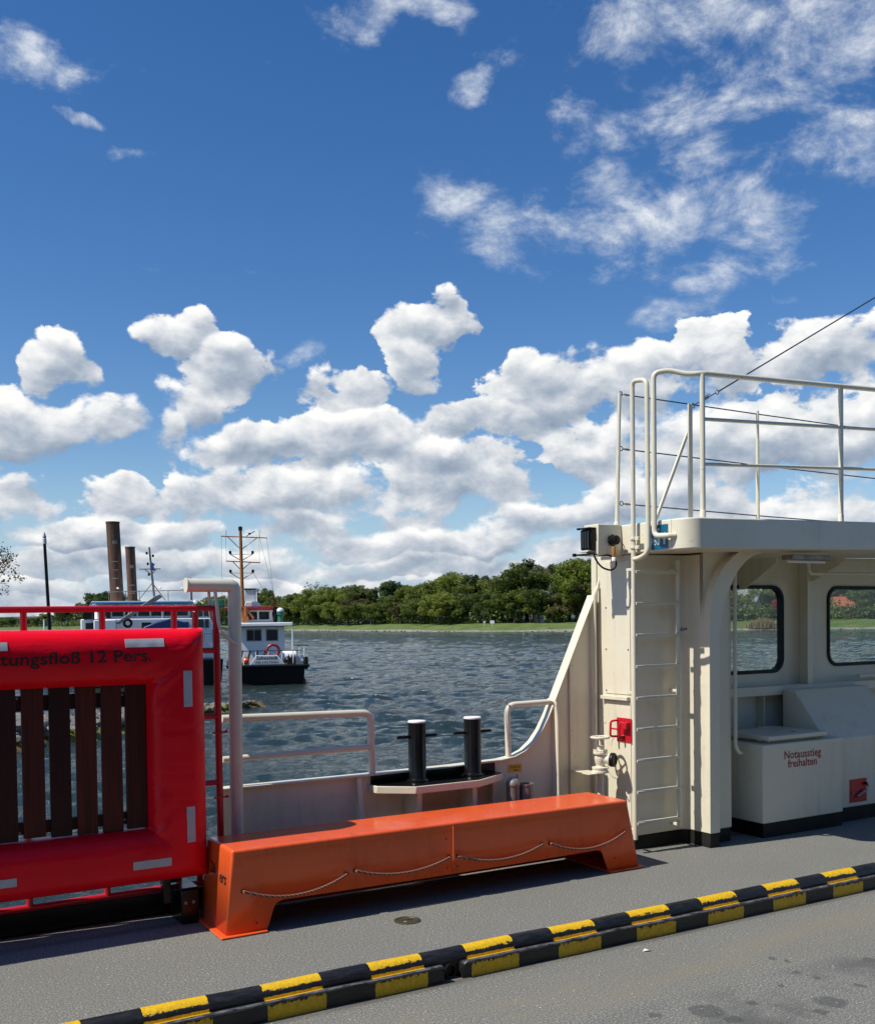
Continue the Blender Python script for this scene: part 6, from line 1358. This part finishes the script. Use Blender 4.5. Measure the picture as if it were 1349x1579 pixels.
vb(MB().prism([(-1.05, 3.575), (-.20, 3.575), (-.42, 3.82), (-1.0, 3.82)], 2.5, 4.4, 'Y'), 'skylight', 'white', tg, bevel=.03)
vb(MB().box(-1.05, -.52, 2.9, 3.6, 3.83, 4.42), 'funnel_box', 'shipgrey', tg, bevel=.03)
vb(MB().tube([(-.46, 2.9, 3.8), (-.46, 2.9, 4.46)], .03, 8), 'pole', 'white', tg)
vb(MB().box(-1.06, -.46, 2.85, 3.65, 4.43, 4.47), 'funnel_lid', 'rubber', tg)
vb(MB().box(-2.6, -2.0, 2.6, 5.2, 3.58, 3.95), 'canvas', 'green', tg, bevel=.05)
# mast
ms = vb(MB().tube([(-1.12, 2.3, 2.8), (-1.18, 2.3, 7.25)], .095, 12, r2=.075), 'mast', 'ochre', tg)
vb(MB().lathe([(.10, 0), (.10, .17), (.05, .19)], (-1.18, 2.3, 7.24), 'Z', 12), 'mast_lamp', 'black', ms)
for z, x0, x1, bz in ((6.93, -2.10, .08, .62), (5.74, -1.88, -.26, .42)):
    vb(MB().tube([(x0, 2.3, z+.03), (x1, 2.3, z-.05)], .026, 8), 'crosstree', 'ochre', ms)
    for s, xx in ((-1, x0+.32), (1, x1-.42)): vb(MB().tube([(xx, 2.3, z), (-1.17, 2.3, z-bz)], .022, 6), 'brace', 'ochre', ms)
for z in (6.12, 5.22):
    for x in (-1.68, -.62):
        vb(MB().tube([(x, 2.3, z-.02), (-1.16, 2.3, z-.34)], .020, 6).tube([(x, 2.3, z-.02), (-1.16, 2.3, z-.03)], .012, 6), 'lamp_arm', 'ochre', ms)
        vb(MB().lathe([(.055, 0), (.065, .02), (.065, .13), (.04, .15)], (x, 2.3, z-.01), 'Z', 10), 'mast_lamp', 'black', ms)
vb(MB().lathe([(.03, 0), (.09, .06), (.02, .10)], (-.75, 2.3, 7.03), 'Z', 10).tube([(-.9, 2.3, 6.96), (-.62, 2.3, 7.14), (-.5, 2.3, 7.2)], .02, 6), 'wind_gauge', 'black', ms)
for x in (-1.85, -.28): vb(MB().tube([(x, 2.3, 6.88), (x, 2.3, 7.24)], .012, 5), 'whip_aerial', 'wire', ms)
for a, b in (((-.28, 2.3, 6.9), (.52, 3.6, 3.6)), ((.06, 2.3, 6.88), (.46, 4.0, 3.6)), ((-2.08, 2.3, 6.95), (-2.1, 2.3, 3.9)), ((-1.86, 2.3, 5.76), (-1.88, 2.3, 6.95)), ((-.3, 2.3, 5.7), (-.3, 2.3, 6.9)), ((-.6, 2.3, 5.2), (.4, 5, 3.6))):
    vb(MB().tube([a, b], .008, 4), 'stay', 'wire', ms)
cr_ = vb(MB().tube([(-1.0, 1.9, 2.8), (-.98, 1.9, 3.55)], .09, 8).tube([(-.98, 1.9, 3.5), (-.62, 1.9, 3.0)], .06, 8).box(-1.12, -.86, 1.8, 2.0, 2.82, 3.1), 'deck_crane', 'ochre', tg)
vb(MB().lathe([(.16, 2.81), (.12, 3.05), (.10, 3.15), (.17, 3.17), (.17, 3.33)], (.64, 2.0, 0), 'Z', 14), 'vent_cowl', 'green', tg)
vb(MB().lathe([(.17, 3.335), (.16, 3.42), (.09, 3.49), (.01, 3.51)], (.64, 2.0, 0), 'Z', 14), 'vent_dome', 'white', tg)
mb = MB()
for i in range(5): mb.tube([(.38+.04*math.cos(i*2.1), 2.0+.1*math.sin(i), 2.8), (.35+.07*math.cos(i*1.3), 2.0, 3.2), (.42+.07*math.sin(i*2), 2.0, 3.56)], .045, 6)
vb(mb, 'rope_bundle', 'rubber', tg)
# stern deck clutter
rl = vb(MB().tube([(-1.72, -.1, 1.50), (1.55, -.1, 1.50)], .022, 8), 'stern_rail', 'wire', tg)
for x in (-1.7, -1.1, -.55, .02, .62, 1.15): vb(MB().tube([(x, -.1, .86), (x, -.1, 1.50)], .02, 6), 'rail_post', 'white', rl)
for x in (1.46, 1.68): vb(MB().tube([(x, .3, .86), (x, .3, 1.62)], .022, 6), 'rail_post', 'white', rl)
vb(MB().tube([(1.2, .5, 1.72), (1.9, .5, 1.70)], .022, 6), 'boom', 'wire', tg)
rg = [(.24+.27*math.cos(w), .02, 1.50+.27*math.sin(w)) for w in np.linspace(0, 2*math.pi, 24, endpoint=False)]
lb = vb(MB().tube(rg, .065, 10, close=True), 'lifebuoy', 'shipred', tg)
vb(MB().lathe([(.05, -.32), (.27, -.30), (.30, 0), (.27, .30), (.05, .32)], (.98, .3, 1.20), 'X', 20), 'rope_drum', 'white', tg)
for x in (-1.0, .92): vb(MB().lathe([(.01, 0), (.13, .10), (.15, .2), (.09, .32), (.02, .36)], (x, -.02, .88), 'Z', 14), 'orange_fender' if x < 0 else 'bollard_cap', 'orange' if x < 0 else 'hull', tg)
for x in (.92, 1.06, 1.2): vb(MB().tube([(x, -.22, .86), (x+.03, -.22, 1.33)], [.07, .015], 6), 'bitt', 'hull', tg)
vb(MB().lathe([(.10, .62), (.11, .7), (.11, 1.12), (.08, 1.2)], (1.72, -.18, 0), 'Z', 12), 'corner_fender', 'rubber', tg)
vb(MB().box(1.50, 1.62, -.05, .03, 1.0, 1.28), 'small_notice', 'white', tg)
for i in range(4): vb(MB().tube([(-1.3+.35*i, .5, .95), (-1.15+.35*i, .7, 1.5)], .05, 6), 'deck_gear', 'rubber', tg)

# --- blue and white vessel lying left of it, half hidden by the raft
s2 = vessel('passenger_boat', (12.6, 47.0), 'white boat with a pale blue roof edge and grey lattice mast behind the red gate', 'boat', R(19))
vb(hullmb(3.1, 3.3, 16, 1.15), 'hull', 'hull', s2, bevel=.03)
vb(MB().box(-3.0, 3.15, 1.2, 9, 1.15, 3.05), 'lower_cabin', 'white', s2, bevel=.04)
vb(MB().box(-2.3, 1.95, 2.0, 9, 3.06, 3.75), 'upper_cabin', 'white', s2, bevel=.03)
for i in range(7):
    x = -2.2+.585*i; vb(MB().box(x, x+.5, 1.95, 1.999, 3.18, 3.66), 'window', 'darkglass', s2, bevel=.01)
vb(MB().box(-2.55, 2.05, 1.5, 9.4, 3.76, 3.82), 'roof', 'midblue', s2, bevel=.02)
vb(MB().box(-2.50, 2.0, 1.55, 9.3, 3.825, 3.87), 'roof_top', 'white', s2, bevel=.01)
for x0, x1, z0, z1 in ((2.15, 2.46, 2.60, 3.0), (2.52, 2.70, 2.60, 3.0), (2.20, 2.34, 1.75, 2.35), (2.86, 3.06, 1.6, 2.5)): vb(MB().box(x0, x1, 1.15, 1.199, z0, z1), 'window', 'darkglass', s2, bevel=.01)
vb(MB().box(2.05, 2.95, 1.3, 4, 3.06, 3.62), 'side_cabin', 'white', s2, bevel=.02)
for x0, x1 in ((2.10, 2.42), (2.50, 2.80)): vb(MB().box(x0, x1, 1.25, 1.299, 3.12, 3.55), 'window', 'darkglass', s2, bevel=.01)
vb(MB().prism([(-.35, 2.55), (1.70, 2.60), (1.65, 2.82), (.9, 3.04), (.2, 2.86), (-.3, 2.66)], .2, 1.1, 'Y'), 'covered_dinghy', 'blue', s2, bevel=.04)
vb(MB().prism([(-1.55, 2.85), (-1.35, 2.80), (.55, 4.02), (.45, 4.15), (.25, 4.08)], .5, .7, 'Y'), 'gangway', 'galv', s2, bevel=.01)
vb(MB().box(-2.45, -1.5, .3, 1.1, 2.1, 3.0), 'white_locker', 'white', s2, bevel=.03)
for x0 in (-2.8, -.35, .55, 1.35): vb(MB().box(x0, x0+.42, 1.15, 1.199, 2.45, 2.88), 'window', 'darkglass', s2, bevel=.01)
for x in (-2.5, -1.2, .1, 1.4, 2.4): vb(MB().tube([(x, .25, 1.2), (x, .25, 2.35)], .02, 6), 'rail_post', 'galv', s2)
vb(MB().tube([(-2.9, .25, 2.35), (2.9, .25, 2.35)], .02, 6), 'side_rail', 'galv', s2)
vb(MB().box(-2.9, -2.5, 1.0, 1.6, 3.06, 3.5).box(-1.9, -1.7, 1.3, 1.5, 3.06, 3.42), 'deck_gear', 'rubber', s2, bevel=.02)
for x in (-2.52, -.9, .6, 2.0): vb(MB().box(x-.03, x+.03, 1.55, 1.6, 3.06, 3.75), 'roof_post', 'shipgrey', s2)
vb(MB().tube([(-1.0+.16*math.cos(w), .25, 2.85+.16*math.sin(w)) for w in np.linspace(0, 2*math.pi, 18, endpoint=False)], .06, 8, close=True), 'tyre_fender', 'rubber', s2)
vb(MB().tube([(-1.5, 1.0, 1.2), (-1.5, 1.0, 2.9)], .04, 8), 'davit', 'galv', s2)
m2 = vb(MB().tube([(.32, 2.2, 3.9), (.12, 2.2, 6.42)], .06, 10, r2=.045), 'mast', 'steel', s2)
for a, b in (((-.42, 2.2, 3.9), (.22, 2.2, 4.72)), ((.82, 2.2, 3.9), (.24, 2.2, 4.72)), ((-.35, 2.2, 5.38), (.62, 2.2, 5.40)), ((-.1, 2.2, 5.38), (.19, 2.2, 5.12)), ((.42, 2.2, 5.38), (.2, 2.2, 5.12))): vb(MB().tube([a, b], .022, 6), 'mast_strut', 'steel', m2)
for x, z in ((-.0, 6.12), (.28, 6.0), (.04, 5.62), (.08, 5.12)): vb(MB().lathe([(.05, 0), (.055, .1), (.02, .13)], (x, 2.15, z-.05), 'Z', 8), 'mast_lamp', 'black', m2)
vb(MB().prism([(.20, 5.72), (.36, 5.62), (.30, 5.50), (.38, 5.34), (.24, 5.30), (.20, 5.5)], 2.13, 2.145, 'Y'), 'pennant', 'midblue', m2, smooth=0)
wr = vb(MB().tube([(-1.75, 1.6, 4.30), (2.0, 1.6, 4.38)], .018, 6), 'roof_rail', 'galv', s2)
for x in (-1.75, -1.0, -.4, .9, 2.0): vb(MB().tube([(x, 1.6, 3.88), (x, 1.6, 4.36)], .016, 6), 'rail_post', 'galv', wr)
for x, z in ((-1.35, 4.42), (1.55, 4.42), (.55, 4.44)): vb(MB().lathe([(.03, 0), (.07, .04), (.02, .10)], (x, 1.6, z), 'Z', 8), 'small_lamp', 'white', wr)
vb(MB().lathe([(.02, 0), (.12, .1), (.02, .22)], (2.12, 1.6, 3.70), 'Z', 12), 'radome', 'white', s2)
vb(MB().tube([(1.95, 1.6, 3.9), (1.95, 1.6, 4.95)], .03, 6), 'aerial', 'wire', s2)
# --- dark blue boat further left
s3 = vessel('launch', (11.8, 57.9), 'small dark blue launch, mostly hidden behind the top of the red raft', 'boat', R(60))
vb(hullmb(1.3, 1.4, 7, 1.0), 'hull', 'blue', s3, bevel=.03)
vb(MB().box(-.9, .9, 1.5, 4.0, 1.0, 2.35), 'wheelhouse', 'blue', s3, bevel=.05)
vb(MB().box(-.8, .8, 1.46, 1.499, 1.7, 2.2), 'window', 'darkglass', s3)
vb(MB().box(-1.0, 1.0, 1.3, 4.3, 2.36, 2.44), 'roof', 'midblue', s3, bevel=.02)
vb(MB().tube([(0, 3, 2.44), (0, 3, 3.1)], .04, 6), 'mast', 'white', s3)

# ================================================================ unseen lorry, added behind the camera to block sky light from shaded faces
lo = empty('blocker_lorry', (3, -1.9, 0), 'added dark curtain-sided lorry out of view behind the camera, blocking sky light', 'lorry')
MB().box(-4.5, 9.1, -3.2, -.70, 1.15, 3.95).build('trailer_body', 'lorry', lo, bevel=.03)
MB().box(-4.4, 9.0, -3.0, -.9, .95, 1.14).build('chassis', 'rubber', lo)
MB().box(-7.1, -4.9, -3.2, -.72, .55, 3.3).build('cab', 'lorry', lo, bevel=.12)
for x in (-6.3, -2.9, 5.2, 6.5, 7.8):
    for y in (-3.1, -1.0): MB().lathe([(.30, 0), (.50, .02), (.50, .28), (.30, .30)], (x, y, .5), 'Y', 24).build('wheel', 'rubber', lo)
